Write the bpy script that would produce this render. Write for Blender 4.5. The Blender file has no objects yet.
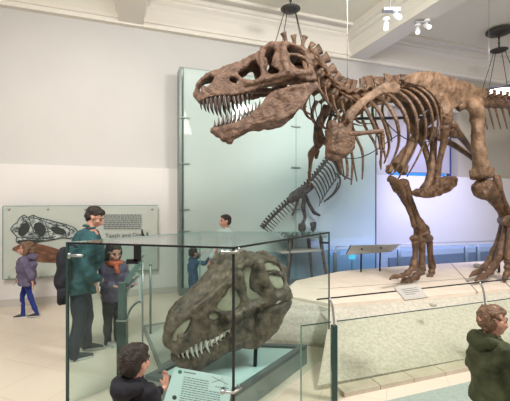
import bpy, bmesh, math, random
from mathutils import Vector, Matrix, noise
random.seed(7)
V = Vector
C = bpy.context.scene
F = 360.0; HZ = 200.0; CAMZ = 1.88

# ---------------------------------------------------------------- camera, world, lights, exposure
cam = bpy.data.objects.new('camera', bpy.data.cameras.new('camera')); C.collection.objects.link(cam)
cam.location = (0, 0, CAMZ); cam.rotation_euler = (math.pi/2, 0, 0)
cam.data.lens = 36*F/510; cam.data.sensor_width = 36; cam.data.clip_start = 0.05
C.camera = cam
C.view_settings.view_transform = 'Standard'; C.view_settings.look = 'None'
C.view_settings.exposure = -0.22; C.view_settings.gamma = 1; C.view_settings.use_curve_mapping = False
wd = bpy.data.worlds.new('World'); C.world = wd; wd.use_nodes = True
wd.node_tree.nodes['Background'].inputs[0].default_value = (1.0, 0.97, 0.94, 1)
wd.node_tree.nodes['Background'].inputs[1].default_value = 0.50

def light(name, kind, loc, target, energy, color=(1, 1, 1), size=1.0, sizey=None, spot=60, blend=.6):
    d = bpy.data.lights.new(name, kind); d.energy = energy; d.color = color
    if kind == 'AREA':
        d.size = size
        if sizey: d.shape = 'RECTANGLE'; d.size_y = sizey
    if kind == 'SPOT': d.spot_size = math.radians(spot); d.spot_blend = blend; d.shadow_soft_size = size
    if kind == 'POINT': d.shadow_soft_size = size
    o = bpy.data.objects.new(name, d); C.collection.objects.link(o); o.location = loc
    o.rotation_euler = (V(target)-V(loc)).to_track_quat('-Z', 'Y').to_euler()
    return o
light('ceiling_wash_front', 'AREA', (-2.5, 1.5, 5.2), (-2.2, 3.5, 0), 320, (1, .96, .91), 1.6, 1.6)
light('ceiling_wash_right', 'AREA', (4.0, 2.3, 5.2), (3.0, 4.9, 0), 430, (1, .96, .92), 1.3, 1.3)
light('wall_wash_left', 'SPOT', (-1.9, 2.6, 5.1), (-3.4, 7.0, 3.0), 250, (1, .95, .9), .4, spot=62, blend=1)
light('wall_top_cool', 'AREA', (.2, 5.2, 4.9), (-.6, 8.0, 5.2), 16, (.75, .82, 1), 5, .6)
light('ceiling_fill', 'AREA', (.5, 2.2, 4.7), (1.6, 5.6, 6.2), 95, (1, .96, .88), 2.5, 1.0)  # added fill light above the frame, no real fixture, brightens the ceiling
light('blue_wall_wash', 'AREA', (4.6, 8.0, .75), (4.3, 9.6, 1.9), 40, (.30, .40, 1), 5.5, .3)
light('blue_wall_spot', 'SPOT', (5.0, 7.5, 5.1), (4.7, 9.7, 1.2), 1150, (.54, .55, 1), .5, spot=82, blend=1)
light('blue_glow', 'AREA', (3.3, 9.9, 2.65), (3.3, 9.9, 4.0), 22, (.08, .35, 1), 2.0, .1)
light('glass_cyan_wash', 'SPOT', (1.2, 4.0, 5.1), (1.6, 8.2, 2.0), 420, (.68, .93, 1), .4, spot=60, blend=1)
light('case_light', 'SPOT', (-1.6, 1.2, 4.8), (-.1, 3.6, .8), 200, (1, .98, .95), .2, spot=40, blend=.8)

# ---------------------------------------------------------------- materials
def mat(name, col, rough=.7, metal=0, col2=None, scale=8, bump=0, bscale=40, spec=.5, detail=6, contrast=(.3, .7), emit=None):
    m = bpy.data.materials.new(name); m.use_nodes = True; nt = m.node_tree; b = nt.nodes['Principled BSDF']
    b.inputs['Base Color'].default_value = (*col, 1); b.inputs['Roughness'].default_value = rough
    b.inputs['Metallic'].default_value = metal; b.inputs['Specular IOR Level'].default_value = spec
    tc = nt.nodes.new('ShaderNodeTexCoord')
    if col2:
        n = nt.nodes.new('ShaderNodeTexNoise'); n.inputs['Scale'].default_value = scale; n.inputs['Detail'].default_value = detail
        r = nt.nodes.new('ShaderNodeValToRGB'); r.color_ramp.elements[0].position = contrast[0]; r.color_ramp.elements[1].position = contrast[1]
        r.color_ramp.elements[0].color = (*col, 1); r.color_ramp.elements[1].color = (*col2, 1)
        nt.links.new(tc.outputs['Object'], n.inputs['Vector']); nt.links.new(n.outputs['Fac'], r.inputs['Fac']); nt.links.new(r.outputs['Color'], b.inputs['Base Color'])
    if bump:
        n2 = nt.nodes.new('ShaderNodeTexNoise'); n2.inputs['Scale'].default_value = bscale; n2.inputs['Detail'].default_value = 6
        bp = nt.nodes.new('ShaderNodeBump'); bp.inputs['Strength'].default_value = bump; bp.inputs['Distance'].default_value = .02
        nt.links.new(tc.outputs['Object'], n2.inputs['Vector']); nt.links.new(n2.outputs['Fac'], bp.inputs['Height']); nt.links.new(bp.outputs['Normal'], b.inputs['Normal'])
    if emit:
        b.inputs['Emission Color'].default_value = (*emit[0], 1); b.inputs['Emission Strength'].default_value = emit[1]
    return m
def glass(name, tint, refl=1.0, rough=.02, haze=0, hazecol=(.8, .95, .9)):
    m = bpy.data.materials.new(name); m.use_nodes = True; nt = m.node_tree; nt.nodes.clear()
    out = nt.nodes.new('ShaderNodeOutputMaterial'); tr = nt.nodes.new('ShaderNodeBsdfTransparent'); gl = nt.nodes.new('ShaderNodeBsdfGlossy')
    fr = nt.nodes.new('ShaderNodeLayerWeight'); mx = nt.nodes.new('ShaderNodeMixShader'); ml = nt.nodes.new('ShaderNodeMath')
    tr.inputs[0].default_value = (*tint, 1); gl.inputs['Roughness'].default_value = rough; fr.inputs[0].default_value = .5; pw = nt.nodes.new('ShaderNodeMath'); pw.operation = 'POWER'; pw.inputs[1].default_value = 4.5; ad = nt.nodes.new('ShaderNodeMath'); ad.operation = 'ADD'; ad.inputs[1].default_value = .04; ad.use_clamp = True
    ml.operation = 'MULTIPLY'; ml.inputs[1].default_value = refl
    L = nt.links.new; L(fr.outputs['Facing'], pw.inputs[0]); L(pw.outputs[0], ad.inputs[0]); L(ad.outputs[0], ml.inputs[0]); L(ml.outputs[0], mx.inputs[0]); L(gl.outputs[0], mx.inputs[2])
    if haze:
        df = nt.nodes.new('ShaderNodeBsdfDiffuse'); df.inputs[0].default_value = (*hazecol, 1); m2 = nt.nodes.new('ShaderNodeMixShader')
        m2.inputs[0].default_value = haze; L(tr.outputs[0], m2.inputs[1]); L(df.outputs[0], m2.inputs[2]); L(m2.outputs[0], mx.inputs[1])
    else: L(tr.outputs[0], mx.inputs[1])
    L(mx.outputs[0], out.inputs[0])
    return m
M = dict(
    bone=mat('rex_bone', (.048, .022, .010), .5, col2=(.19, .102, .055), scale=12, bump=1.0, bscale=34, contrast=(.32, .70)),
    skullbone=mat('rex_skull_bone', (.070, .034, .020), .5, col2=(.235, .138, .092), scale=16, bump=1.0, bscale=40, contrast=(.30, .74)),
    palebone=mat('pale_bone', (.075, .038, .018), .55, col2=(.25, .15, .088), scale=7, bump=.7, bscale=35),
    tooth=mat('tooth', (.035, .025, .022), .3, col2=(.095, .070, .060), scale=20),
    fossil=mat('fossil_bone', (.032, .022, .014), .45, col2=(.17, .125, .085), scale=13, bump=.9, bscale=30, contrast=(.35, .7)),
    plaster=mat('plaster_fill', (.34, .33, .24), .7, col2=(.48, .46, .35), scale=12),
    palefoss=mat('pale_tooth', (.6, .6, .55), .4),
    small=mat('dark_bone', (.012, .011, .012), .55, col2=(.085, .075, .07), scale=14, bump=.4),
    iron=mat('black_iron', (.02, .02, .022), .4, .6),
    steel=mat('brushed_steel', (.45, .46, .46), .35, .9),
    upper=mat('painted_wall', (.53, .515, .495), .85, col2=(.55, .535, .515), scale=1.5, bump=.05, bscale=60),
    lower=mat('panel_wall', (.66, .635, .615), .7, col2=(.68, .655, .635), scale=1.5, bump=.04, bscale=60),
    beigewall=mat('beige_wall', (.44, .40, .33), .85, bump=.05),
    ceil=mat('ceiling_paint', (.74, .71, .58), .9, col2=(.76, .73, .60), scale=1),
    trim=mat('cream_trim', (.76, .72, .64), .8),
    frame=mat('grey_green_frame', (.20, .25, .235), .35, .4),
    gedge=mat('green_glass_edge', (.018, .05, .045), .15),
    gedge2=mat('pale_glass_edge', (.10, .24, .21), .15),
    blackline=mat('black_edge', (.008, .010, .010), .25),
    pale=mat('white_board', (.56, .68, .68), .5),
    ink=mat('ink', (.10, .12, .13), .7), ink2=mat('dark_ink', (.03, .035, .035), .7),
    teal=mat('teal_ink', (.01, .16, .13), .6),
    sand=mat('sand_platform', (.68, .57, .47), .85, col2=(.76, .66, .56), scale=4, bump=.3, bscale=25),
    rough=mat('rough_ground', (.45, .42, .355), .9, col2=(.56, .525, .45), scale=26, bump=.6, bscale=30, detail=10, contrast=(.38, .62)),
    edging=mat('edging_stone', (.52, .45, .36), .8, col2=(.60, .53, .44), scale=9),
    joint=mat('joint', (.07, .06, .055), .8),
    carpet=mat('green_grey_floor', (.24, .31, .27), .7, col2=(.33, .39, .35), scale=30, bump=.3),
    greypanel=mat('grey_panel', (.36, .34, .32), .5, col2=(.40, .375, .35), scale=3),
    lamp=mat('lamp_bowl', (.9, .88, .8), .5, emit=((1, .94, .84), 5.0)),
    bulb=mat('bulb', (1, 1, 1), .5, emit=((1, .98, .95), 1.8)),
    white=mat('white_paint', (.7, .7, .7), .4),
    bronze=mat('dark_bronze', (.07, .065, .06), .45, .6, bump=.5, bscale=50),
    shade=mat('grey_shade', (.40, .38, .41), .9, bump=.1, bscale=80),
    bluewin=mat('blue_window', (.1, .35, .8), .4, emit=((.05, .33, 1), .95)),
    bluepost=mat('blue_post', (.03, .06, .22), .4),
    rock=mat('pale_rock', (.45, .42, .36), .9, bump=.6),
    skin=mat('skin', (.52, .26, .19), .55, col2=(.60, .32, .235), scale=9),
    hair=mat('dark_hair', (.014, .009, .007), .5, col2=(.035, .022, .016), scale=40, bump=.8, bscale=90),
    hairb=mat('brown_hair', (.10, .052, .028), .5, col2=(.24, .135, .08), scale=40, bump=.8, bscale=90),
    tealcloth=mat('teal_cloth', (.012, .055, .066), .85, col2=(.024, .092, .105), scale=9, bump=.7, bscale=20),
    denim=mat('dark_denim', (.010, .016, .030), .9, col2=(.022, .032, .055), scale=14, bump=.15),
    blackcloth=mat('black_cloth', (.006, .006, .010), .9, col2=(.018, .018, .026), scale=10, bump=.6, bscale=22),
    purple=mat('purple_cloth', (.085, .070, .125), .85, col2=(.15, .125, .20), scale=10, bump=.7, bscale=25),
    greycloth=mat('grey_cloth', (.16, .15, .16), .85), darkpants=mat('dark_pants', (.014, .022, .026), .9),
    blue=mat('blue_leggings', (.012, .028, .20), .8), bluecl=mat('blue_cloth', (.035, .085, .15), .85, bump=.5),
    green=mat('olive_cloth', (.018, .024, .008), .9, col2=(.075, .085, .038), scale=9, bump=.9, bscale=16),
    palecl=mat('pale_cloth', (.42, .52, .50), .85), pink=mat('pink_knit', (.45, .12, .12), .8), orange=mat('orange_cloth', (.5, .11, .05), .8),
    shoe=mat('shoe', (.03, .03, .035), .6), shoeg=mat('grey_shoe', (.35, .36, .36), .6), sole=mat('sole', (.6, .6, .58), .6),
    eye=mat('eye', (.01, .008, .007), .2), lip=mat('lip', (.38, .12, .10), .5),
    brownart=mat('brown_art', (.085, .032, .018), .7, col2=(.26, .115, .06), scale=9, detail=8),
    artgrey=mat('art_grey', (.20, .24, .23), .8, col2=(.50, .56, .53), scale=14, detail=8, contrast=(.4, .6)),
    g_case=glass('case_glass', (.915, .965, .955), .45), g_top=glass('case_top_glass', (.94, .97, .965), .8),
    g_bar=glass('barrier_glass', (.94, .965, .93), .4), g_barb=glass('blue_barrier_glass', (.74, .85, .94), .5),
    g_panel=glass('panel_glass', (.985, .995, .99), .4),
    g_tall=glass('tall_panel_glass', (.80, .87, .85), 1.0, .02, haze=.55, hazecol=(.68, .785, .75)),
)
M['floor'] = m = mat('tile_floor', (.60, .52, .42), .30, spec=.35)
nt = m.node_tree; b = nt.nodes['Principled BSDF']; tc = nt.nodes.new('ShaderNodeTexCoord'); br = nt.nodes.new('ShaderNodeTexBrick')
mp = nt.nodes.new('ShaderNodeMapping'); mp.inputs['Rotation'].default_value[2] = .35
br.offset = 0; br.inputs['Scale'].default_value = 1.0; br.inputs['Brick Width'].default_value = .6; br.inputs['Row Height'].default_value = .6; br.inputs['Mortar Size'].default_value = .004
br.inputs['Color1'].default_value = (.66, .575, .475, 1); br.inputs['Color2'].default_value = (.64, .555, .455, 1); br.inputs['Mortar'].default_value = (.52, .45, .37, 1)
nt.links.new(tc.outputs['Object'], mp.inputs[0]); nt.links.new(mp.outputs[0], br.inputs['Vector']); nt.links.new(br.outputs['Color'], b.inputs['Base Color'])

# ---------------------------------------------------------------- mesh helpers
def link(o, parent=None):
    C.collection.objects.link(o)
    if parent is not None: o.parent = parent
    return o
def obj(name, bm, m, parent=None, smooth=False, loc=None, angle=None):
    bmesh.ops.recalc_face_normals(bm, faces=bm.faces)
    me = bpy.data.meshes.new(name); bm.to_mesh(me); bm.free()
    me.materials.append(M[m] if isinstance(m, str) else m)
    if smooth: me.shade_smooth()
    o = bpy.data.objects.new(name, me); link(o, parent)
    return o
def tag(o, label, cat, group=None, kind=None):
    o['label'] = label; o['category'] = cat
    if group: o['group'] = group
    if kind: o['kind'] = kind
    return o
def thing(name, label, cat, loc=(0, 0, 0), rotz=0, group=None):
    o = bpy.data.objects.new(name, None); link(o); o.location = loc; o.rotation_euler = (0, 0, rotz); o.empty_display_size = .1
    return tag(o, label, cat, group)
def rebase(root, loc):
    """move an Empty to its base while its (unrotated, world-built) children stay"""
    d = V(loc)
    root.location = d
    for c in root.children:
        c.location = c.location - d
    return root
def recenter(o):
    """put a single mesh's origin at its base"""
    me = o.data; xs = [v.co for v in me.vertices]
    c = V(((min(v.x for v in xs)+max(v.x for v in xs))/2, (min(v.y for v in xs)+max(v.y for v in xs))/2, min(v.z for v in xs)))
    me.transform(Matrix.Translation(-c))
    for ch in o.children: ch.location = ch.location - c
    o.location = c
    return o
def struct(name, bm, m, smooth=False):
    o = obj(name, bm, m, None, smooth); o['kind'] = 'structure'; return o
def B(): return bmesh.new()
def box(bm, lo, hi, mtx=None):
    vs = [bm.verts.new((mtx @ V(p)) if mtx else p) for p in [(x, y, z) for z in (lo[2], hi[2]) for y in (lo[1], hi[1]) for x in (lo[0], hi[0])]]
    for f in [(0, 1, 3, 2), (4, 6, 7, 5), (0, 4, 5, 1), (2, 3, 7, 6), (0, 2, 6, 4), (1, 5, 7, 3)]: bm.faces.new([vs[i] for i in f])
def prism(bm, poly, z0, z1):
    a = [bm.verts.new((x, y, z0)) for x, y in poly]; c = [bm.verts.new((x, y, z1)) for x, y in poly]; n = len(poly)
    bm.faces.new(a[::-1]); bm.faces.new(c)
    for i in range(n): bm.faces.new((a[i], a[(i+1) % n], c[(i+1) % n], c[i]))
def extrude_poly(bm, pts, vec):
    """pts: 3D polygon, vec: thickness vector"""
    pts = [V(p) for p in pts]; vec = V(vec)
    a = [bm.verts.new(p) for p in pts]; c = [bm.verts.new(p+vec) for p in pts]; n = len(pts)
    bm.faces.new(a[::-1]); bm.faces.new(c)
    for i in range(n): bm.faces.new((a[i], a[(i+1) % n], c[(i+1) % n], c[i]))
def cr(pts, k):
    """Catmull-Rom resample of tuples"""
    if len(pts) < 3 or k < 2: return [tuple(p) for p in pts]
    out = []; n = len(pts)
    for i in range(n-1):
        p0 = pts[max(i-1, 0)]; p1 = pts[i]; p2 = pts[i+1]; p3 = pts[min(i+2, n-1)]
        for j in range(k):
            t = j/k
            out.append(tuple(.5*((2*b)+(-a+c)*t+(2*a-5*b+4*c-d)*t*t+(-a+3*b-3*c+d)*t**3) for a, b, c, d in zip(p0, p1, p2, p3)))
    out.append(tuple(pts[-1])); return out
def tube(bm, pts, rad, n=10, k=3, flat=1.0, ref=None, rnd=0):
    """pts 3D; rad scalar or list; flat = ratio of the second radius; ref = direction of first radius"""
    if not hasattr(rad, '__len__'): rad = [rad]*len(pts)
    q = cr([(*p, r) for p, r in zip(pts, rad)], k)
    P = [V(x[:3]) for x in q]; R = [max(x[3], .0008) for x in q]
    prev = None; rings = []
    for i, p in enumerate(P):
        t = (P[min(i+1, len(P)-1)]-P[max(i-1, 0)])
        t = t.normalized() if t.length > 1e-9 else V((0, 0, 1))
        if prev is None:
            u = V(ref) if ref is not None else (V((0, 0, 1)) if abs(t.z) < .9 else V((1, 0, 0)))
        else: u = prev
        u = u - t*u.dot(t)
        if u.length < 1e-6: u = t.orthogonal()
        u.normalize(); prev = u; w = t.cross(u)
        ring = []
        for a in range(n):
            th = 2*math.pi*a/n; rr = R[i]*(1+rnd*noise.noise(p*9+V((a*.7, 0, 0))))
            ring.append(bm.verts.new(p+u*math.cos(th)*rr+w*math.sin(th)*rr*flat))
        rings.append(ring)
    for a, c in zip(rings, rings[1:]):
        for i in range(n): bm.faces.new((a[i], a[(i+1) % n], c[(i+1) % n], c[i]))
    # rounded caps
    for ring, sgn, i in ((rings[0], -1, 0), (rings[-1], 1, -1)):
        t = (P[1]-P[0]).normalized()*-1 if i == 0 else (P[-1]-P[-2]).normalized()
        cv = bm.verts.new(P[i]+t*R[i]*.35*min(flat, 1))
        for j in range(n):
            f = (ring[j], ring[(j+1) % n], cv); bm.faces.new(f if sgn > 0 else f[::-1])
def ell(bm, c, r, mtx=None, seg=14, rings=9):
    r = (r, r, r) if not hasattr(r, '__len__') else r
    m = Matrix.Translation(V(c)) @ (mtx if mtx else Matrix.Identity(4)) @ Matrix.Diagonal((*r, 1))
    bmesh.ops.create_uvsphere(bm, u_segments=seg, v_segments=rings, radius=1, matrix=m)
def lathe(bm, c, prof, n=20):
    c = V(c); rings = [[bm.verts.new(c+V((r*math.cos(2*math.pi*i/n), r*math.sin(2*math.pi*i/n), z))) for i in range(n)] for r, z in prof]
    for a, d in zip(rings, rings[1:]):
        for i in range(n): bm.faces.new((a[i], a[(i+1) % n], d[(i+1) % n], d[i]))
    bm.faces.new(rings[0][::-1]); bm.faces.new(rings[-1])
def organic(bm, voxel, smooth=3, amp=0, freq=8, amp2=0, freq2=30):
    """union of closed pieces as one voxel-remeshed surface with bone- or cloth-like relief; returns a mesh"""
    bmesh.ops.recalc_face_normals(bm, faces=bm.faces)
    me = bpy.data.meshes.new('tmp'); bm.to_mesh(me); bm.free()
    o = bpy.data.objects.new('tmp', me); C.collection.objects.link(o)
    r = o.modifiers.new('r', 'REMESH'); r.mode = 'VOXEL'; r.voxel_size = voxel
    if smooth: s = o.modifiers.new('s', 'SMOOTH'); s.iterations = smooth; s.factor = .5
    dg = bpy.context.evaluated_depsgraph_get(); dg.update()
    me2 = bpy.data.meshes.new_from_object(o.evaluated_get(dg))
    bpy.data.objects.remove(o)
    if amp or amp2:
        nm = [v.normal.copy() for v in me2.vertices]
        for v, n in zip(me2.vertices, nm):
            d = amp*noise.noise(v.co*freq)+(amp2*noise.noise(v.co*freq2) if amp2 else 0)
            v.co += n*d
    me2.shade_smooth(); return me2
def oobj(name, bm, m, parent, voxel, **k):
    me = organic(bm, voxel, **k); me.name = name; me.materials.clear(); me.materials.append(M[m])
    o = bpy.data.objects.new(name, me); link(o, parent); return o
def at(px, py, Y): return V(((px-255)*Y/F, Y, CAMZ-(py-HZ)*Y/F))

# ---------------------------------------------------------------- wall frame
W0 = V((-4.48, 6.325)); WD = V((.9404, .3402)); WN = V((.3402, -.9404))
def wY(px, off=0):
    k = (px-255)/F; return (WN.dot(W0)+off)/(WN.x*k+WN.y)
def wp(px, py, off=0): return at(px, py, wY(px, off))
def wz(t, off, z): p = W0+WD*t+WN*off; return V((p.x, p.y, z))
def wt(px, off=0):
    p = wp(px, 0, off); return (V((p.x, p.y))-W0).dot(WD)
WM = Matrix(((WD.x, WN.x, 0, W0.x), (WD.y, WN.y, 0, W0.y), (0, 0, 1, 0), (0, 0, 0, 1)))   # local (t, off, z)

# floor
bm = B(); prism(bm, [(-9, -3), (12, -3), (12, 14), (-9, 14)], -.1, 0); struct('floor', bm, 'floor')
bm = B(); prism(bm, [(.95, 1.2), (9, 1.2), (9, 6.0), (2.2, 3.72), (.95, 3.27)], 0, .006); struct('floor_gallery_strip', bm, 'carpet')
# upper wall with a window opening between px 392 and 463
ZC = 5.35; ZW = 5.9
tw0, tw1 = wt(391), wt(462)
bm = B()
box(bm, (-6, -.35, 0), (tw0, -.12, ZW), WM); box(bm, (tw0, -.35, 4.35), (tw1, -.12, ZW), WM); box(bm, (tw0, -.35, 0), (tw1, -.12, 2.50), WM)
struct('wall_back', bm, 'upper')
bm = B(); box(bm, (tw1, -.36, 0), (tw1+6, -.115, ZW), WM); struct('wall_back_right', bm, 'beigewall')
# lower projecting panel wall 2.5 m high
bm = B(); box(bm, (-6, -.119, 0), (tw1+6, 0, 2.53), WM); struct('wall_partition', bm, 'lower')
bm = B(); box(bm, (-6, .001, .0), (wt(183), .02, .13), WM); struct('baseboard_back', bm, mat('base_cream', (.50, .47, .43), .7))
bm = B(); box(bm, (wt(388), .001, 0), (tw1+6, .05, .42), WM); struct('baseboard_right', bm, mat('grey_base', (.24, .25, .27), .6))
bm = B(); box(bm, (-6, 0, 5.30), (0, 0, 0), WM) if False else None; bm.free()
# window with shade
w = bpy.data.objects.new('window_1', None); link(w); w['kind'] = 'structure'
bm = B(); box(bm, (tw0-.02, -.62, 2.4), (tw1+.02, -.58, 4.4), WM); obj('window_pane', bm, 'bluewin', w)
bm = B(); box(bm, (tw1-.13, -.40, 2.4), (tw1-.02, -.34, 4.4), WM); box(bm, (tw0, -.40, 2.4), (tw0+.08, -.34, 4.4), WM); obj('window_frame', bm, 'bluepost', w)
bm = B(); box(bm, (tw0+.02, -.30, 2.66), (tw1-.14, -.285, 4.35), WM); s = obj('roller_shade', bm, 'shade'); tag(s, 'grey roller shade pulled down in the window behind the big skeleton', 'window shade')
bm = B(); tube(bm, [wz(tw0+.02, -.292, 2.66), wz(tw1-.14, -.292, 2.66)], .022, 8, 1); obj('bottom_bar', bm, 'greypanel', s)

# ceiling: deck, cornice, beams
def trim_run(name, prof, p0, p1, outdir, m='trim'):
    """extrude profile (out, z) from p0 to p1 (2D)"""
    bm = B(); a = []; c = []
    for o_, z in prof:
        a.append(bm.verts.new((p0[0]+outdir[0]*o_, p0[1]+outdir[1]*o_, z))); c.append(bm.verts.new((p1[0]+outdir[0]*o_, p1[1]+outdir[1]*o_, z)))
    n = len(prof); bm.faces.new(a); bm.faces.new(c[::-1])
    for i in range(n): bm.faces.new((a[i], a[(i+1) % n], c[(i+1) % n], c[i]))
    return struct(name, bm, m)
ZT = 5.97
bm = B(); box(bm, (-8, -.36, ZT), (22, 19, ZT+.2), WM); struct('ceiling', bm, 'ceil')
CP = [(-.12, ZC-.02), (.0, ZC-.02), (.02, ZC+.05), (.05, ZC+.06), (.05, ZC+.12), (.08, ZC+.30), (.12, ZC+.40), (.18, ZC+.46), (.18, ZC+.50), (.22, ZC+.52), (.24, ZC+.58), (.30, ZT-.02), (.30, ZT), (-.12, ZT)]
trim_run('trim_1', CP, (wz(-6, 0, 0).x, wz(-6, 0, 0).y), (wz(14, 0, 0).x, wz(14, 0, 0).y), WN)
def beam(i, tc, half=.235):
    p0 = wz(tc, -.1, 0); p1 = wz(tc, 18, 0)
    pr = [(-half, ZC+.01), (half, ZC+.01), (half, ZC+.13), (half+.05, ZC+.2), (half+.06, ZC+.34), (half+.12, ZC+.36), (half+.13, ZC+.43), (half+.2, ZC+.45), (half+.2, ZT),
          (-half-.2, ZT), (-half-.2, ZC+.45), (-half-.13, ZC+.43), (-half-.12, ZC+.36), (-half-.06, ZC+.34), (-half-.05, ZC+.2), (-half, ZC+.13)]
    trim_run('trim_%d' % i, pr, (p0.x, p0.y), (p1.x, p1.y), WD)
tb1 = wt(131); tb2 = wt(357)
beam(2, tb1); beam(3, tb2); beam(4, tb2+(tb2-tb1)*1.02)
bm = B(); box(bm, (-6, .38, ZT-.06), (14, .46, ZT), WM); struct('trim_5', bm, 'trim')

# ---------------------------------------------------------------- sand platform
def ring_surface(bm, loops, cap=True):
    R = [[bm.verts.new(p) for p in lp] for lp in loops]; n = len(R[0])
    for a, c in zip(R, R[1:]):
        for i in range(n): bm.faces.new((a[i], a[(i+1) % n], c[(i+1) % n], c[i]))
    if cap: bm.faces.new(R[-1]); bm.faces.new(R[0][::-1])
ZP = .5
top = [(.40, 5.25), (.85, 4.93), (1.02, 4.80), (2.3, 5.14), (4.05, 5.66), (9, 7.0), (9, 9.2), (6.1, 8.45), (3.2, 7.62), (1.7, 7.05), (.7, 6.2)]
foot = [(.10, 4.78), (.98, 4.58), (.62, 3.56), (2.40, 4.16), (4.4, 4.90), (9.2, 6.6), (9.2, 9.6), (6.1, 8.75), (3.1, 7.95), (1.2, 7.5), (.1, 6.5)]
plat = thing('display_platform', 'broad sand-coloured display platform with sloping front under the mounted skeleton', 'platform', (0, 0, 0))
bm = B()
mid = lambda t, z: [(a[0]*(1-t)+b_[0]*t, a[1]*(1-t)+b_[1]*t, z) for a, b_ in zip(foot, top)]
ring_surface(bm, [mid(0, .0), mid(.0, .05), mid(.35, .20), mid(.75, .38), mid(.93, .455)])
o = obj('sloping_skirt', bm, 'rough', plat)
bm = B(); prism(bm, [(x, y) for x, y in top], .44, ZP); bmesh.ops.bevel(bm, geom=bm.edges[:], offset=.02, segments=2); obj('platform_top', bm, 'sand', plat)
bm = B()   # slab joints
for a, c in (((3.35, 5.42), (4.3, 7.9)), ((4.0, 5.62), (5.3, 8.2)), ((1.0, 5.6), (8, 7.55))):
    d = (V(c)-V(a)).normalized(); n_ = V((-d.y, d.x))*.006
    prism(bm, [tuple(V(a)+n_), tuple(V(c)+n_), tuple(V(c)-n_), tuple(V(a)-n_)], ZP-.01, ZP+.002)
obj('slab_joint', bm, 'joint', plat)
bm = B()
e0 = V((.86, 3.42)); e1 = V((2.45, 3.985)); dd = (e1-e0).normalized(); nn = V((-dd.y, dd.x))
for i in range(14):
    a = e0+dd*i*.42; c = a+dd*.41
    prism(bm, [tuple(a+nn*.015), tuple(c+nn*.015), tuple(c+nn*.17), tuple(a+nn*.17)], 0, .045)
obj('edging', bm, 'edging', plat)
rebase(plat, (4.5, 6.2, 0))
for (px, py, Y, r, lab) in ((433, 304, 4.55, .045, 'small round pale rock lying on the sloping platform front'), (418.5, 265, 7.1, .085, 'pale rock on the platform behind the forward dinosaur foot'), (477, 264, 7.4, .08, 'pale rock on the platform left of the rear dinosaur foot'), (324, 315.5, 5.2, .07, 'grey stone seen through the right side of the glass case')):
    z = ZP if Y > 5.5 else .30
    p = at(px, py, Y); bm = B(); ell(bm, (p.x, p.y, 0), (r, r*.8, r*.6))
    o = oobj('rock', bm, 'rock', None, .012, amp=.012, freq=14); tag(o, lab, 'rock', 'loose rocks on the platform')
    # rest on surface: platform top or on the slope
    zz = ZP+r*.5 if Y > 5.5 else p.z
    o.data.transform(Matrix.Translation((-p.x, -p.y, r*.55))); o.location = (p.x, p.y, (zz-r*.55) if Y > 5.5 else p.z-r*.55)

# ---------------------------------------------------------------- skull builder (local: x forward, y left, z up, origin at jaw joint)
S = 85.0
def sk(px, py): return ((308-px)/S, (82-py)/S)
def lerp_table(T, x):
    if x <= T[0][0]: return T[0][1]
    for (a, fa), (c, fc) in zip(T, T[1:]):
        if x <= c: return fa+(fc-fa)*(x-a)/(c-a)
    return T[-1][1]
WT = [(-.05, .31), (.1, .34), (.3, .32), (.45, .25), (.6, .20), (.8, .165), (1.0, .14), (1.2, .11), (1.3, .07), (1.36, .03)]
def plate(outline, holes, th, voxel=.022):
    cu = bpy.data.curves.new('c', 'CURVE'); cu.dimensions = '2D'; cu.fill_mode = 'BOTH'; cu.extrude = th; cu.bevel_depth = th*.5; cu.bevel_resolution = 2; cu.offset = -th*.4
    for loop in [outline]+holes:
        pts = loop+[loop[0]]; q = cr([pts[-2]]+pts+[pts[1]], 3)[3:-4]
        sp = cu.splines.new('POLY'); sp.points.add(len(q)-1); sp.use_cyclic_u = True
        for s_, p in zip(sp.points, q): s_.co = (p[0], p[1], 0, 1)
    o = bpy.data.objects.new('c', cu); C.collection.objects.link(o)
    dg = bpy.context.evaluated_depsgraph_get(); dg.update()
    me = bpy.data.meshes.new_from_object(o.evaluated_get(dg)); bpy.data.objects.remove(o)
    bm = B(); bm.from_mesh(me)
    bmesh.ops.remove_doubles(bm, verts=bm.verts, dist=1e-4)
    bmesh.ops.recalc_face_normals(bm, faces=bm.faces)
    return organic(bm, voxel*.55, 1)
def bend_add(bm, me, side, zref, zk, inset=0, wk=1.0, table=WT):
    t = bm.verts.__len__(); tmp = B(); tmp.from_mesh(me)
    for v in tmp.verts:
        a, b_, d = v.co
        w_ = lerp_table(table, a)*wk*(1-zk*max(0, b_-zref))-inset
        v.co = V((a, side*(w_+d), b_))
    me2 = bpy.data.meshes.new('t2')
    if side < 0: bmesh.ops.reverse_faces(tmp, faces=tmp.faces)
    tmp.to_mesh(me2); tmp.free(); bm.from_mesh(me2)
UP = [(195.4, 98.7), (192.7, 90), (193.5, 83), (199, 75.5), (207, 70.5), (215, 67.4), (231.7, 62), (248, 54), (258, 49.5), (264.6, 46), (271.5, 42), (281, 42.7), (295, 46.5), (304, 55), (309, 66), (311.5, 76), (308, 82), (300, 81.5),
      (292, 79), (284, 81), (273, 84), (262, 86), (253.6, 88.5), (244, 92), (234, 94), (220.7, 95), (207, 96.5), (200, 99)]
HO = [[(197.5, 88.5), (197, 84.5), (202, 79), (209.5, 76.3), (208.5, 80), (203, 86)],
      [(227.5, 77.5), (232, 76.4), (236, 79.5), (234.5, 82), (229.5, 81)],
      [(237, 72.5), (244, 66.6), (252.5, 60.5), (255, 66), (257.5, 74), (251, 78), (242, 77)],
      [(263, 55), (268, 50), (272.6, 52), (270, 58), (269.5, 65), (276, 71), (269, 73), (265, 69), (265.5, 61)],
      [(283.5, 49), (290, 48.5), (297, 51.5), (301, 57.5), (293, 55), (286, 54)],
      [(287.5, 59), (294, 60), (301, 63), (302, 69), (295, 70), (290, 66)]]
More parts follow.
